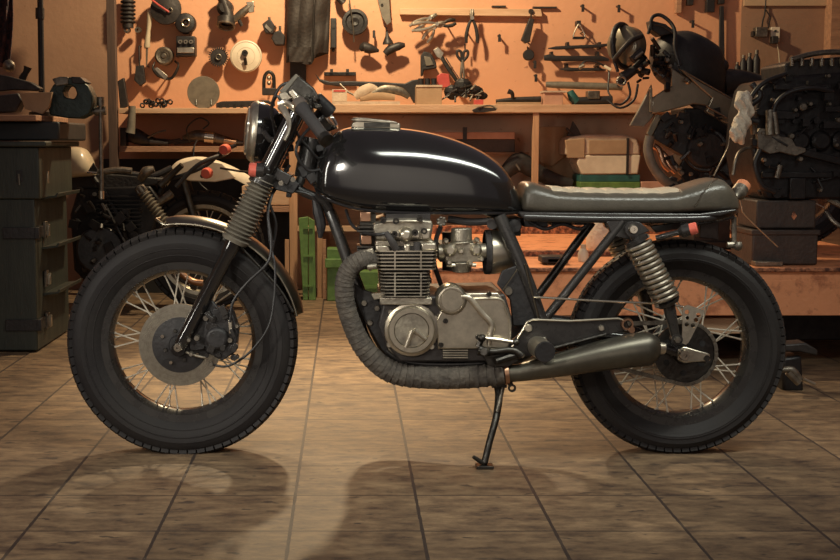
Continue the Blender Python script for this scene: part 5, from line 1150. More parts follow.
# vise on the chest cover
zt5 = at(38, 115, 1.9).z
vs_ = thing('bench_vise', 'dark green steel vise with open throat standing on the tool chest', 'vise', at(70, 116, 2.2))
m = MB(); out = [(50, 115), (47, 105), (48, 94), (53, 85), (61, 78.5), (71, 77), (80, 79.5), (88, 86), (92.5, 96), (92.5, 106), (89, 114), (80, 118.5), (66, 118)]
inn = [(68, 98), (64, 97), (63, 91), (66, 86), (70, 85), (75, 88), (77, 94), (74, 99)]
bm_ = m.b; ed = []
for ring in (out, inn):
    q = [bm_.verts.new(at(x, y, 2.12)) for x, y in ring]; ed += [bm_.edges.new((q[k], q[(k + 1) % len(q)])) for k in range(len(q))]
res = bmesh.ops.triangle_fill(bm_, use_beauty=True, edges=ed); fs_ = [g for g in res['geom'] if isinstance(g, bmesh.types.BMFace)]
ex = bmesh.ops.extrude_face_region(bm_, geom=fs_); bmesh.ops.translate(bm_, verts=[g for g in ex['geom'] if isinstance(g, bmesh.types.BMVert)], vec=(0, .12, 0))
m.build('vise_body', 'vise_green', vs_, bevel=.006)
MB().pp([(52, 79), (60, 76.5), (68, 77), (68, 84), (56, 86)], 2.11, .14).build('vise_jaw', 'old_metal', vs_, bevel=.003)
MB().pp([(71, 76.5), (80, 77), (86, 82), (80, 84), (72, 83)], 2.11, .14).build('vise_jaw', 'dark_iron', vs_, bevel=.003)
MB().tube([at(90, 111.5, 2.18), at(94, 111.5, 2.18), at(95, 111.5, 2.18), at(106, 110.5, 2.18)], [.012, .012, .020, .020], 18).build('vise_screw', 'old_metal', vs_)
MB().tube([at(100.5, 97, 2.17), at(100.5, 106, 2.17)], .018, 18).build('handle_knob', 'old_metal', vs_)
MB().tube([at(100.5, 104, 2.17), at(101.5, 192, 2.17)], .0095, 14).build('vise_handle', 'old_metal', vs_); MB().tube([at(101.5, 191, 2.17), at(101.5, 199, 2.17)], .013, 14).build('handle_end', 'polished', vs_)
t = thing('lamp_stand', 'thin dark vertical pole with a collar standing on the tool chest', 'pole', at(41, 116, 2.3))
MB().tube([at(40, -20, 2.3), V((at(41.5, 90, 2.3).x, 2.3, zt5 + .002))], .0145, 16).build('pole', 'matt_black', t); MB().tube([at(40, 8, 2.3), at(40, 19, 2.3)], .021, 18).build('collar', 'dark_iron', t)
MB().lathe([(0, 0), (.06, 0), (.06, .02), (.03, .03), (0, .03)], V((at(41.5, 90, 2.3).x, 2.3, zt5 + .001)), (0, 0, 1), 24).build('pole_foot', 'dark_iron', t)
t = thing('cardboard_wedge', 'folded cardboard sheet lying beside the vise on the chest', 'cardboard', at(35, 114, 2.1)); MB().pp([(19, 93), (52, 92), (49, 107), (42, 114), (25, 109)], 2.04, .03).build('sheet', 'cardboard', t, bevel=.002)
t = thing('hand_plane', 'dark wooden hand plane with a knob on the chest, picture left edge', 'plane', at(18, 114, 2.2))
MB().pp([(-6, 74), (8, 76), (30, 82), (40, 88), (38, 91), (14, 90), (-6, 92)], 2.15, .08).build('body', 'dark_iron', t, bevel=.005)
MB().tube([at(22, 79, 2.25), at(26, 72, 2.24), at(28, 67, 2.24)], [.018, .014, .02], 12, 3).build('knob', 'dark_iron', t); MB().ball(at(9, 66, 2.26), .03, 12).build('front_knob', 'old_metal', t)
MB().pp([(-6, 96), (18, 93), (22, 100), (16, 112), (-6, 113)], 2.1, .1).build('sole', 'pouch', t, bevel=.006)
m = MB(); rows = []
for i in range(14):
    row = [at(-16 + 27 * j / 16 + 2 * math.sin(i * .3), -20 + 85 * i / 13, 2.6 + .02 * math.sin(j * 1.3 + i * .3)) for j in range(17)]
    rows.append([m.b.verts.new(p) for p in row] + [m.b.verts.new(p + V((0, .012, 0))) for p in row[::-1]])
m.ring_faces(rows)
rg = thing('hanging_rug', 'dark red patterned rug hanging at the top left corner', 'rug', at(0, 65, 2.6)); m.build('rug_cloth', 'rug', rg)
MB().tube([at(-14, 65, 2.6), at(14, 65.5, 2.6)], .010, 8).build('fringe_hem', 'rug', rg)

# trail bike in front of the bench
TY = 3.45
tb = thing('trail_motorcycle', 'dark trail motorcycle with white front fender parked behind the front wheel', 'motorcycle', V((at(120, 300, TY).x, TY, 0)))
tp = lambda m, n, mm, par=tb, **k: m.build(n, mm, par, **k)
wc = at(205, 247, TY); wc.z = .336
w2 = make_wheel(tb, 'front_wheel', wc, .335, .245, .10, nspoke=24, blocks=32, rimmat='bronze_steel', lug=.02)
wr_ = V((wc.x - 1.40, TY, .33)); make_wheel(tb, 'rear_wheel', wr_, .328, .22, .12, nspoke=16, blocks=32, lug=.02)
# white high front fender, arched
m = MB(); st = [(166, 176, .045), (175, 163, .060), (188, 157.5, .07), (205, 157, .075), (222, 162, .075), (238, 169, .065), (253, 178, .03)]; rows = []
for x, y, hw in interp(st, 5):
    p = at(x, y, TY); row = [V((p.x, TY + hw * (-1 + 2 * j / 12), p.z - .055 * abs(-1 + 2 * j / 12) ** 2.4)) for j in range(13)]
    rows.append([m.b.verts.new(q) for q in row] + [m.b.verts.new(q - V((0, 0, .006))) for q in row[::-1]])
m.ring_faces(rows); tp(m, 'front_fender', 'white_plastic')
m = MB(); m.pp([(170, 175), (180, 163), (196, 158), (222, 163), (236, 178), (215, 182), (190, 181)], TY - .09, .02); tp(m, 'fender_flap', 'white_plastic', bevel=.006)
for s_ in (-1, 1):
    m = MB(); a, b = V((wc.x - .0, TY + s_ * .09, wc.z)), at(176, 150, TY); m.tube([a, a.lerp(V((b.x, TY + s_ * .09, b.z)), .70)], .02, 12); tp(m, 'fork_leg', 'dark_steel')
m = MB()
m.tube([at(236, 145, TY - .2), at(222, 152, TY - .2), at(205, 166, TY - .2), at(180, 176, TY - .2), at(158, 182, TY - .15)], .011, 10, 5)
m.tube([at(176, 187, TY - .25), at(192, 170, TY - .25), at(205, 161, TY - .25), at(225, 154, TY - .2)], .012, 10, 5); tp(m, 'handlebar', 'matt_black')
m = MB(); m.tube([at(160, 186, TY - .2), at(168, 178, TY - .2), at(182, 165, TY - .22)], [.016, .018, .016], 10, 3); m.tube([at(220, 168, TY - .2), at(248, 172, TY - .2), at(262, 168, TY - .2)], .006, 8, 3); tp(m, 'brake_lever', 'dark_steel', split=True)
for x, y in ((225, 149.5), (207, 173)):
    m = MB(); m.tube([at(x - 5, y + 3, TY - .2), at(x, y, TY - .26)], .012, 10); s1 = tp(m, 'turn_signal', 'matt_black'); MB().lathe([(0, -.03), (.024, -.028), (.030, -.015), (.030, .015), (.015, .02), (0, .02)], at(x, y, TY - .27), (.25, 1, .1), 20).build('signal_lens', 'red_lens', s1)
# gaitered shock rising left of the big wheel
m = MB(); A, B = at(143, 192, TY - .25), at(168, 226, TY - .25); n = 11; pts = []; rr = []
for i in range(n * 4 + 1):
    t_ = i / (n * 4); pts.append(A.lerp(B, t_)); rr.append(.028 + .0075 * math.cos(2 * PI * i / 4))
m.tube(pts, rr, 24); tp(m, 'shock_gaiter', 'boot_rubber'); m = MB(); m.tube([at(139, 187, TY - .25), at(144, 194, TY - .25)], .03, 14); m.torus(at(141, 190, TY - .27), (0, 1, 0), .022, .007, 20, 8); tp(m, 'shock_mount', 'old_metal')
m = MB(); m.tube([at(390 / 3.5 + 60, 262, TY - .1), at(180, 272, TY - .1), at(192, 281, TY - .1), at(203, 283, TY - .1)], .02, 12, 4); tp(m, 'exhaust_bend', 'copper')
# engine mass and frame of the trail bike
m = MB(); m.pp([(78, 188), (150, 186), (160, 200), (152, 236), (140, 282), (92, 290), (74, 270), (70, 215)], TY - .12, .24); m.tube([at(100, 250, TY - .2), at(100, 250, TY + .2)], .13, 28); m.tube([at(132, 262, TY - .18), at(132, 262, TY + .18)], .09, 24); tp(m, 'engine', 'oily_iron', bevel=.01)
m = MB()
for y in range(196, 232, 4): m.pbox(96, y, 140, y + 1.4, TY - .17, TY + .17)
tp(m, 'cylinder_fins', 'oily_iron')
m = MB()
m.tube([at(60, 176, TY - .08), at(110, 172, TY - .08), at(150, 176, TY - .08), at(172, 168, TY - .06)], .018, 10, 4); m.tube([at(90, 172, TY - .1), at(112, 205, TY - .15), at(125, 235, TY - .15), at(130, 280, TY - .1)], .014, 10, 4)
m.tube([at(168, 172, TY), at(150, 220, TY), at(140, 285, TY), at(80, 292, TY)], .02, 10, 4); m.tube([at(105, 205, TY - .18), at(125, 243, TY - .2)], .008, 8)
tp(m, 'frame', 'matt_black')
m = MB(); m.pp([(60, 178), (70, 172), (120, 174), (164, 178), (166, 184), (120, 190), (60, 190)], TY - .1, .2); tp(m, 'seat_base', 'pouch', bevel=.01)
m = MB(); m.tube([at(104, 172, TY - .15), at(118, 170, TY - .15), at(132, 171, TY - .15)], .018, 10, 3); m.tube([at(140, 180, TY - .14), at(146, 172, TY - .15), at(154, 169, TY - .15)], [.02, .03, .018], 12, 4); m.tube([at(155, 205, TY - .2), at(172, 193, TY - .2)], [.016, .024], 10)
tp(m, 'handle_fitting', 'old_metal', split=True)
m = MB()
for k in range(46): c = at(R_.uniform(74, 158), R_.uniform(186, 284), TY - .17 - R_.uniform(0, .06)); (m.box(c, (R_.uniform(.02, .06), .03, R_.uniform(.015, .05)), rotxz(R_.uniform(0, 3))) if k % 2 else m.tube([c, c + V((R_.uniform(-.05, .05), -.02, R_.uniform(-.04, .04)))], R_.uniform(.006, .014), 8))
tp(m, 'engine_fitting', 'oily_iron', split=True)
# cream tank (its own shell, lofted)
m = MB(); rows = []
for x, yt, yb, hw in interp([(66, 152, 178, .04), (71, 147.5, 178, .09), (78, 147, 177, .11), (85, 149, 176.5, .11), (91, 157, 176, .09), (95, 168, 175, .05)], 4):
    p0 = at(x, yt, TY - .15); p1 = at(x, yb, TY - .15); zm = p1.z + (p0.z - p1.z) * .4; ring = []
    for i in range(24):
        a = 2 * PI * i / 24; c_, s2 = math.cos(a), math.sin(a); ring.append(V((p0.x, TY - .15 + hw * math.copysign(abs(c_) ** .7, c_), zm + ((p0.z - zm) * s2 if s2 > 0 else (zm - p1.z) * math.copysign(abs(s2) ** .5, s2)))))
    rows.append([m.b.verts.new(q) for q in ring])
m.ring_faces(rows); tk = tp(m, 'fuel_tank', 'cream_plastic', ang=60)
MB().pp([(88, 171), (93, 163), (97, 169), (97, 172)], TY - .27, .03).build('tank_vent', 'shade_black', tk); MB().tube([at(87, 172, TY - .28), at(97, 173, TY - .28)], .006, 8).build('vent_rim', 'chrome', tk)

# ================================================================ RIGHT: LIFT PLATFORM WITH ENGINE AND A MOTORBIKE
PYf = 1.5; zp = at(800, 270.5, PYf).z; zb_ = at(800, 316, PYf).z; XP0 = at(432, 300, PYf).x; XP1 = at(840, 300, PYf).x + .5; PB = 3.75
pf = thing('lift_platform', 'low orange rusty steel lift platform behind the rear wheel', 'lift platform', V(((XP0 + XP1) / 2, 2.6, 0)))
pq = lambda m, n, mm, par=pf, **k: m.build(n, mm, par, **k)
pq(MB().box(((XP0 + XP1) / 2, (PYf + PB) / 2, zp - .02), (XP1 - XP0, PB - PYf, .04)), 'deck', 'orange_paint', bevel=.003)
pq(MB().box(((XP0 + XP1) / 2, PYf + .01, (zp + zb_) / 2 - .018), (XP1 - XP0, .02, zp - zb_ - .04)), 'front_skirt', 'orange_paint', bevel=.002)
pq(MB().box(((XP0 + XP1) / 2, PYf - .004, zp + .004), (XP1 - XP0, .03, .016)), 'deck_rim', 'rusty_edge', bevel=.004)
pq(MB().box(((XP0 + XP1) / 2, PB - .02, zp + .025), (XP1 - XP0, .04, .05)), 'deck_rim', 'rusty_edge', bevel=.004)
pq(MB().box(((XP0 + at(735, 260, 2.2).x) / 2, 2.2, zp + .012), (at(735, 260, 2.2).x - XP0, .05, .03)), 'deck_rib', 'rusty_edge', bevel=.006)
pq(MB().box(((XP0 + XP1) / 2, (PYf + PB) / 2, (zb_ + zp) / 2 - .03), (.12, PB - PYf - .1, zp - zb_ - .07)), 'deck_beam', 'dark_iron')
for x in (XP0 + .1, (XP0 + XP1) / 2 + .35, XP1 - .15):
    for y in (PYf + .35, PB - .25): pq(MB().box((x, y, zb_ / 2 + .02), (.08, .08, zb_ + .04)), 'platform_leg', 'dark_iron', bevel=.004)
pq(MB().box(((XP0 + XP1) / 2, PYf + .55, .10), (XP1 - XP0 - .2, .06, .12)), 'cross_member', 'dark_iron', bevel=.004)
pq(MB().box(((XP0 + XP1) / 2, PYf + .75, zb_ * .55), (XP1 - XP0 - .1, .03, zb_ * 1.05)), 'back_skirt', 'crate_brown')
one(MB().pbox(700, 318, 748, 334, 1.56, 1.72), 'wooden_beam', 'raw_wood', 'pale wooden beam seen through the rear wheel under the platform', 'beam', bevel=.004).location.z += 0
# black metal block + white jug on deck
t = thing('black_tray', 'flat black metal tray lying on the platform behind the frame', 'tray', at(553, 269, 1.75)); p = at(553, 262, 1.8)
MB().box(V((p.x, 1.8, zp + .022)), (.115, .12, .03)).build('tray_body', 'matt_black', t, bevel=.006)
MB().box(V((p.x, 1.745, zp + .020)), (.06, .01, .012)).build('tray_handle', 'dark_steel', t)
t = thing('plastic_canister', 'translucent white canister standing on the platform by the rear tyre', 'canister', V((at(606, 260, 2.5).x, 2.5, zp + .001)))
q = at(606, 230, 2.5); MB().lathe([(0, 0), (.085, 0), (.095, .02), (.095, .12), (.075, .19), (.035, .215), (.033, .24), (0, .24)], V((q.x, 2.5, zp + .002)), (0, 0, 1), 28).build('canister_body', 'white_cloth', t)
MB().lathe([(0, .238), (.038, .238), (.038, .262), (0, .262)], V((q.x, 2.5, zp + .002)), (0, 0, 1), 20).build('canister_cap', 'white_plastic', t)
t = thing('small_bottle', 'small white bottle standing on the platform near the canister', 'bottle', V((at(583, 262, 1.9).x, 1.9, zp))); q = at(583, 262, 1.9)
MB().lathe([(0, 0), (.022, 0), (.024, .035), (.016, .052), (.012, .06), (0, .06)], V((q.x, 1.9, zp + .002)), (0, 0, 1), 18).build('bottle_body', 'white_plastic', t); MB().tube([V((q.x, 1.9, zp + .06)), V((q.x, 1.9, zp + .078))], .013, 14).build('bottle_cap', 'cream_plastic', t)
# crates
EYc = 1.72
t = thing('battery_crate', 'large brown battery box standing on the platform under the other box', 'box', V((at(785, 268, EYc).x, EYc + .15, zp + .001)))
X0, X1 = at(752, 250, EYc).x, at(818, 250, EYc).x; zt6 = at(785, 231, EYc).z
MB().box(((X0 + X1) / 2, EYc + .16, (zp + zt6) / 2 + .001), (X1 - X0, .32, zt6 - zp - .002)).build('case', 'crate_brown', t, bevel=.008)
MB().box(((X0 + X1) / 2, EYc + .16, zt6 - .006), (X1 - X0 + .012, .335, .022)).build('lid', 'crate_brown', t, bevel=.004)
MB().box((X0 + .06, EYc - .02, zp + .012), (.12, .06, .02)).build('metal_foot', 'old_metal', t, bevel=.003)
t = thing('battery_crate', 'smaller brown battery box stacked on top under the bare engine', 'box', V((at(787, 230, EYc).x, EYc + .15, zt6 + .006)))
X2, X3 = at(757, 215, EYc).x, at(817, 215, EYc).x; zt7 = at(785, 200, EYc).z
MB().box(((X2 + X3) / 2, EYc + .15, (zt6 + zt7) / 2 + .004), (X3 - X2, .28, zt7 - zt6 - .01)).build('case', 'crate_brown', t, bevel=.008)
MB().pp([(791, 216), (794, 211), (797, 216), (794, 220)], EYc + .006, .01).build('warning_mark', 'rusty_edge', t)
# bare engine
en = thing('car_engine', 'big bare black car engine with hoses resting on the battery boxes', 'engine', V((at(790, 200, 1.8).x, 1.9, zt7 + .002)))
eq = lambda m, n, mm, par=en, **k: m.build(n, mm, par, **k)
E0 = 1.74
def epp(pix, Y, th): return MB().pp(pix, Y, th)
eq(epp([(762, 88), (768, 80), (790, 76), (845, 72), (862, 80), (862, 196), (840, 199.5), (766, 199.5), (757, 180), (752, 150), (756, 110)], E0, .42), 'block', 'oily_iron', bevel=.012)
eq(epp([(784, 64), (795, 60), (850, 56), (864, 62), (864, 76), (786, 78)], E0 + .04, .34), 'valve_cover', 'dark_iron', bevel=.01)
m = MB()
for i in range(7): m.tube([at(792 + i * 10, 66, E0 + .02), at(792 + i * 10, 58, E0 + .02)], .009, 8)
m.tube([at(790, 60, E0 + .03), at(812, 54, E0 + .03), at(835, 52, E0 + .03), at(860, 54, E0 + .03)], .012, 10, 4); eq(m, 'fuel_rail', 'old_metal')
for i in range(4):
    x = 778 + i * 21; eq(MB().lathe([(0, -.03), (.030, -.03), (.042, -.02), (.046, .0), (.046, .03), (0, .03)], at(x, 141, E0), (0, 1, 0), 24), 'core_plug', 'oily_iron')
m = MB()
m.pp([(753, 112), (760, 108), (800, 112), (800, 118), (760, 116)], E0 - .03, .04); m.pp([(752, 138), (790, 146), (845, 158), (862, 158), (862, 166), (840, 165), (790, 152), (752, 146)], E0 - .035, .04)
m.pbox(775, 84, 832, 90, E0 - .03, E0 + .02); m.pbox(762, 172, 850, 178, E0 - .02, E0 + .02); m.pbox(790, 178, 806, 199, E0 - .03, E0 + .02)
eq(m, 'casting_rib', 'oily_iron', bevel=.004, split=True)
m = MB(); m.pp([(757, 132), (760, 128), (776, 130), (780, 136), (792, 138), (796, 146), (806, 148), (806, 152), (796, 156), (780, 152), (770, 154), (758, 148)], E0 - .045, .03); eq(m, 'manifold_flange', 'old_metal', bevel=.003)
for x, y, r in ((800, 159, .012), (791, 136, .014), (762, 133, .009), (776, 148, .009), (803, 107, .018), (795, 110, .010), (810, 104, .010), (768, 113, .014), (773, 100, .009), (829, 104, .009), (828, 76, .009), (770, 120, .008), (764, 160, .010), (820, 190, .009), (838, 120, .012), (836, 145, .010)):
    eq(MB().lathe([(0, -.014), (r * .7, -.014), (r, -.008), (r, .01), (0, .01)], at(x, y, E0 - .035), (0, 1, 0), 10), 'bolt_head', 'old_metal')
m = MB(); m.tube([at(752, 84, E0 - .06), at(760, 96, E0 - .08), at(750, 106, E0 - .08), at(748, 118, E0 - .08), at(758, 122, E0 - .08)], .014, 12, 5)
m.tube([at(786, 74, E0 - .05), at(765, 82, E0 - .08), at(752, 96, E0 - .09), at(748, 112, E0 - .09), at(751, 124, E0 - .09)], .010, 12, 5)
m.tube([at(833, 92, E0 - .05), at(812, 88, E0 - .07), at(790, 92, E0 - .07), at(776, 104, E0 - .06), at(772, 124, E0 - .06)], .010, 12, 5)
m.tube([at(760, 150, E0 - .05), at(755, 165, E0 - .06), at(762, 185, E0 - .06), at(775, 192, E0 - .05)], .012, 12, 5); eq(m, 'coolant_hose', 'cable', split=True)
m = MB(); m.tube([at(770, 110, E0 - .05), at(770, 135, E0 - .06)], .018, 14); m.tube([at(774, 112, E0 - .06), at(777, 134, E0 - .06)], .012, 12); m.tube([at(752, 112, E0 - .06), at(754, 134, E0 - .05)], [.02, .014], 12); m.tube([at(780, 165, E0 - .05), at(777, 178, E0 - .05)], .012, 10); eq(m, 'solenoid', 'old_metal', split=True)
m = MB()
for k in range(48):
    c = at(R_.uniform(760, 850), R_.uniform(78, 196), E0 - R_.uniform(0, .05))
    if k % 3 == 0: m.box(c, (R_.uniform(.02, .09), .03, R_.uniform(.01, .035)), rotxz(R_.choice([0, 0, 0, .2])))
    elif k % 3 == 1: m.tube([c + V((0, .03, 0)), c], R_.uniform(.008, .02), 8)
    else: m.tube([c, c + V((R_.uniform(-.08, .08), -.01, R_.uniform(-.07, .07)))], R_.uniform(.004, .008), 6)
eq(m, 'engine_fitting', 'oily_iron', split=True)
m = MB(); m.tube([at(826, 212, 1.75), at(834, 222, 1.72), at(850, 232, 1.7)], .010, 8, 4); m.tube([at(828, 199, 1.78), at(842, 206, 1.75), at(852, 214, 1.74)], .014, 8, 4); eq(m, 'trailing_pipe', 'old_metal', split=True)
t = thing('white_rag', 'white rag bunched at the left side of the bare engine', 'rag', at(742, 140, 1.66))
m = MB(); m.tube([at(748, 94, 1.64), at(744, 100, 1.62), at(745, 110, 1.62), at(744, 118, 1.62), at(740, 127, 1.62), at(738, 136, 1.62), at(741, 143, 1.64)], [.02, .042, .036, .034, .040, .034, .010], 22, 6, flat=.7)
for v in m.b.verts: v.co += V((math.sin(v.co.z * 110 + v.co.y * 80) * .005, math.sin(v.co.x * 190 + v.co.z * 90) * .007, math.sin(v.co.x * 150) * .004))
m.build('cloth', 'white_cloth', t)
m = MB(); m.tube([at(739, 195, 1.62), at(742, 208, 1.62), at(746, 216, 1.62), at(778, 247, 1.62)], .0028, 8, 3); one(m, 'thin_wire', 'polished', 'thin bright wire slanting down beside the brown battery boxes', 'wire')
m = MB(); m.tube([at(714, 176, 1.7), at(722, 160, 1.7), at(728, 148, 1.72), at(733, 132, 1.72), at(758, 124, 1.74)], .004, 8, 4); m.tube([at(733, 175, 1.7), at(736, 160, 1.7), at(742, 150, 1.72), at(757, 146, 1.74)], .008, 8, 4); eq(m, 'loose_cable', 'old_metal', split=True)
# parts under the platform at right
t = thing('scrap_exhaust', 'dark scrap exhaust parts lying on the floor right of the rear tyre', 'scrap parts', V((at(805, 400, .9).x, .9, 0)))
m = MB(); m.tube([at(782, 370, .9), at(792, 370, .9), at(800, 380, .9)], [.010, .014, .014], 12, 3); m.tube([at(788, 372, .9), at(799, 383, .9)], .014, 12); m.build('pipe', 'old_metal', t)
MB().tube([at(804, 379, .9), at(815, 384, .9)], .006, 8).build('rod', 'aluminium', t)
MB().pp([(782, 345), (806, 343), (818, 350), (818, 356), (800, 352), (784, 352)], .98, .1).build('cover', 'dark_iron', t, bevel=.006)
MB().pp([(783, 392), (783, 358), (802, 356), (804, 392)], .98, .2).build('block', 'oily_iron', t, bevel=.01)

# motorbike on the lift
MY = 2.75
mb_ = thing('stripped_motorcycle', 'stripped black motorcycle with silver side panels raised on the lift platform', 'motorcycle', V((at(690, 200, MY).x, MY, zp)))
bq = lambda m, n, mm, par=mb_, **k: m.build(n, mm, par, **k)
# tank (lofted)
m = MB(); rows = []
for x, yt, yb, hw in interp([(652, 46, 66, .06), (660, 37, 78, .11), (672, 32, 86, .14), (686, 31, 92, .15), (700, 36, 96, .14), (712, 43, 98, .12), (719, 49, 98, .10), (723, 58, 96, .07)], 4):
    p0 = at(x, yt, MY); p1 = at(x, yb, MY - hw); zm = p1.z + (p0.z - p1.z) * .45; ring = []
    for i in range(32):
        a = 2 * PI * i / 32; c_, s2 = math.cos(a), math.sin(a); ring.append(V((p0.x, MY + hw * math.copysign(abs(c_) ** .65, c_), zm + ((p0.z - zm) * s2 ** .9 if s2 > 0 else (zm - p1.z) * math.copysign(abs(s2) ** .6, s2)))))
    rows.append([m.b.verts.new(q) for q in ring])
m.ring_faces(rows); bq(m, 'fuel_tank', 'matt_black', ang=60)
m = MB(); m.torus(at(623, 46, MY - .12), V((.9, -.75, .1)).normalized(), .105, .014, 40, 10); hd2 = bq(m, 'headlight_ring', 'matt_black')
MB().lathe([(0, -.045), (.05, -.04), (.09, -.02), (.10, 0), (.09, .06), (0, .10)], at(624, 46, MY - .12), V((.9, .75, .1)).normalized(), 36).build('headlight_bowl', 'panel_silver', hd2)
m = MB(); m.tube([at(614, 60, MY - .2), at(622, 50, MY - .23), at(632, 40, MY - .22), at(642, 36, MY - .2)], .012, 10, 4); m.tube([at(632, 60, MY - .24), at(642, 50, MY - .23)], [.02, .016], 12); m.ball(at(621, 81, MY - .2), .025, 12); m.tube([at(622, 78, MY - .2), at(634, 70, MY - .2), at(646, 62, MY - .18)], [.028, .022, .02], 12, 3); bq(m, 'fork_head', 'dark_iron')
m = MB(); m.torus(at(621.5, 81, MY - .23), (0, 1, 0), .020, .006, 20, 8); m.tube([at(634, 59, MY - .25), at(643, 52, MY - .25)], .008, 8); m.ball(at(647, 60, MY - .25), .008, 8); m.ball(at(640, 69, MY - .25), .010, 8); m.ball(at(688, 82, MY - .2), .014, 10); bq(m, 'bright_fitting', 'polished', split=True)
m = MB(); m.tube([at(651, 30, MY - .1), at(652, 18, MY - .1), at(660, 15, MY - .1), at(670, 22, MY - .12), at(675, 32, MY - .15), at(675, 48, MY - .18), at(680, 66, MY - .2)], .009, 10, 6)
m.tube([at(648, 34, MY - .1), at(652, 24, MY - .1), at(664, 26, MY - .12), at(676, 34, MY - .14)], .008, 10, 5); m.tube([at(615, 38, MY - .2), at(613, 55, MY - .2), at(618, 72, MY - .2)], .008, 8, 4)
m.tube([at(628, 82, MY - .2), at(630, 95, MY - .2), at(622, 104, MY - .2), at(614, 104, MY - .2)], .006, 8, 4); m.tube([at(638, 84, MY - .15), at(634, 100, MY - .15), at(620, 108, MY - .15), at(607, 100, MY - .1)], .006, 8, 4); bq(m, 'brake_hose', 'cable', split=True)
m = MB(); m.pp([(650, 20), (666, 24), (676, 33), (660, 36), (652, 30)], MY - .1, .1); bq(m, 'master_cylinder', 'dark_iron', bevel=.006)
# side panels
bq(epp([(672, 68), (678, 72), (700, 86), (712, 98), (708, 106), (694, 104), (664, 112), (652, 114), (652, 98), (664, 90), (672, 86)], MY - .20, .03), 'side_fairing', 'panel_silver', bevel=.006)
bq(epp([(679, 68), (700, 82), (740, 104), (742, 112), (734, 128), (706, 112), (712, 98), (700, 88)], MY - .215, .04), 'tail_panel', 'panel_silver', bevel=.006)
m = MB(); m.tube([at(706, 106, MY - .225), at(738, 124, MY - .225)], .005, 8); m.tube([at(682, 70, MY - .225), at(741, 104, MY - .225)], .004, 8); bq(m, 'panel_edge', 'bronze_steel', split=True)
bq(epp([(642, 104), (652, 84), (654, 116), (644, 127), (630, 126)], MY - .15, .03), 'lower_fairing', 'boot_rubber', bevel=.005)
m = MB(); m.pp([(657, 114), (662, 116), (651, 138), (647, 134)], MY - .19, .04); m.pp([(650, 88), (652.5, 88), (653, 112), (650, 112)], MY - .2, .02); bq(m, 'radiator_frame', 'panel_silver', bevel=.003, split=True)
bq(epp([(662, 116), (690, 112), (694, 150), (684, 156), (652, 138)], MY - .18, .12), 'radiator', 'matt_black', bevel=.004)
m = MB(); m.pp([(684, 108), (704, 108), (735, 128), (738, 176), (722, 190), (690, 192), (676, 170), (690, 150)], MY - .14, .28); m.tube([at(706, 150, MY - .19), at(706, 150, MY + .19)], .11, 28); m.tube([at(720, 172, MY - .17), at(720, 172, MY + .17)], .09, 24)
bq(m, 'engine', 'oily_iron', bevel=.008)
bq(MB().lathe([(0, -.02), (.08, -.02), (.09, -.01), (.094, .02), (0, .02)], at(706, 150, MY - .2), (0, 1, 0), 36), 'clutch_cover', 'matt_black')
m = MB(); m.tube([at(650, 136, MY - .22), at(648, 150, MY - .22), at(653, 166, MY - .22), at(664, 180, MY - .22), at(680, 188, MY - .2)], .024, 14, 5); bq(m, 'exhaust_header', 'boot_rubber')
for k, (x, y) in enumerate(((656, 146), (662, 152), (669, 158))):
    m = MB(); m.tube([at(x - 2, y, MY - .16), at(x + 3, y + 4, MY - .17), at(x + 8, y + 18 - k * 4, MY - .18), at(x + 14, y + 24 - k * 4, MY - .18)], .015, 12, 4); bq(m, 'header_pipe', 'copper' if k < 2 else 'old_metal')
m = MB()
for k in range(44):
    c = at(R_.uniform(662, 736), R_.uniform(112, 186), MY - .2 - R_.uniform(0, .04))
    if k % 2: m.box(c, (R_.uniform(.015, .05), .03, R_.uniform(.01, .04)), rotxz(R_.uniform(0, 3)))
    else: m.tube([c, c + V((R_.uniform(-.05, .05), -.02, R_.uniform(-.05, .05)))], R_.uniform(.004, .012), 8)
bq(m, 'engine_fitting', 'oily_iron', split=True)
for x, y, r in ((690, 137, .012), (700, 144, .014), (681, 122, .012), (723, 144, .010), (691, 174, .010), (680, 168, .010), (686, 80, .012), (667, 60, .012), (670, 66, .010)):
    bq(MB().lathe([(0, -.014), (r * .7, -.014), (r, -.006), (r, .012), (0, .012)], at(x, y, MY - .235), (0, 1, 0), 10), 'bright_bolt', 'old_metal')
m = MB(); m.tube([at(655, 66, MY - .1), at(690, 100, MY - .12), at(735, 130, MY - .12)], .022, 10, 3); m.tube([at(722, 84, MY), at(742, 82, MY), at(770, 86, MY)], [.08, .06, .04], 16, 3); m.tube([at(720, 96, MY), at(760, 104, MY)], .05, 12); m.ball(at(722, 66, MY - .06), .035, 12); bq(m, 'rear_frame', 'dark_iron')
m = MB()
for k in range(30): c = at(R_.uniform(638, 668), R_.uniform(44, 84), MY - .16 - R_.uniform(0, .05)); m.tube([c, c + V((R_.uniform(-.05, .05), -.02, R_.uniform(-.05, .05)))], R_.uniform(.006, .016), 8)
bq(m, 'front_wiring', 'oily_iron', split=True)
m = MB(); zq = at(700, 190, MY).z; m.box(V((at(705, 195, MY).x, MY, (zp + zq) / 2 + .004)), (.18, .3, zq - zp - .004)); m.box(V((at(705, 195, MY).x, MY, zp + .022)), (.34, .34, .036)); bq(m, 'centre_stand', 'dark_iron', bevel=.006)
wr3 = V((at(792, 200, MY).x, MY, zp + .315)); make_wheel(mb_, 'rear_wheel', wr3, .31, .22, .15, nspoke=12, blocks=32, squash=False)
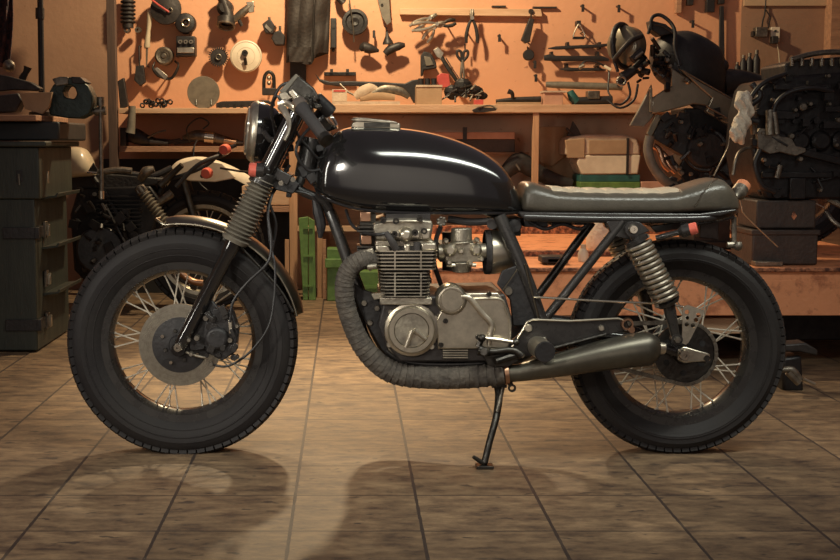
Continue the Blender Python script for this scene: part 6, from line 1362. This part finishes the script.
# ================================================================ LIGHT
def area(name, loc, target, sx, sy, e, col):
    l = bpy.data.lights.new(name, 'AREA'); l.shape = 'RECTANGLE'; l.size = sx; l.size_y = sy; l.energy = e; l.color = col
    o = bpy.data.objects.new(name, l); C.objects.link(o); o.location = loc
    o.rotation_euler = (V(target) - V(loc)).to_track_quat('-Z', 'Y').to_euler(); return o
def bulb(name, loc, r, e, col):
    l = bpy.data.lights.new(name, 'POINT'); l.shadow_soft_size = r; l.energy = e; l.color = col
    o = bpy.data.objects.new(name, l); C.objects.link(o); o.location = loc; return o
def spot(name, loc, target, e, col, ang, blend=.6, r=.06):
    l = bpy.data.lights.new(name, 'SPOT'); l.energy = e; l.color = col; l.spot_size = math.radians(ang); l.spot_blend = blend; l.shadow_soft_size = r
    o = bpy.data.objects.new(name, l); C.objects.link(o); o.location = loc; o.rotation_euler = (V(target) - V(loc)).to_track_quat('-Z', 'Y').to_euler(); return o
bulb('bench_lamp', (-.05, 3.15, 2.8), .07, 255, (1, .78, .47))
spot('ceiling_lamp', (-.70, 2.75, 3.5), (-.12, 1.25, 0), 820, (1, .77, .45), 38, 1., .06)
area('strip_light', (1.15, -1.15, 2.2), (.55, -.1, .5), 2.7, .20, 13, (.97, 1, .88)).data.spread = math.radians(85)
area('side_strip', (-2.3, -1.7, 1.3), (-.2, 0, .6), .10, 1.5, 5, (1, .95, .84)).data.spread = math.radians(80)
area('front_light', (-1.35, -2.8, 1.5), (.1, 0, .45), .22, .4, 2.2, (1, .93, .80)).data.spread = math.radians(50)
area('front_fill', (.0, -4.9, 1.3), (.15, 0, .6), 4.6, 2.2, 5., (1, .88, .72)).data.spread = math.radians(90)  # added broad fill to brighten the bike's metal faces, no real door
wd = bpy.data.worlds.new('world'); bpy.context.scene.world = wd; wd.use_nodes = True
bg = wd.node_tree.nodes['Background']; bg.inputs[0].default_value = (.60, .46, .50, 1); bg.inputs[1].default_value = .15
vs = bpy.context.scene.view_settings; vs.view_transform = 'Standard'; vs.look = 'None'; vs.gamma = 1; vs.use_curve_mapping = False; vs.exposure = .1
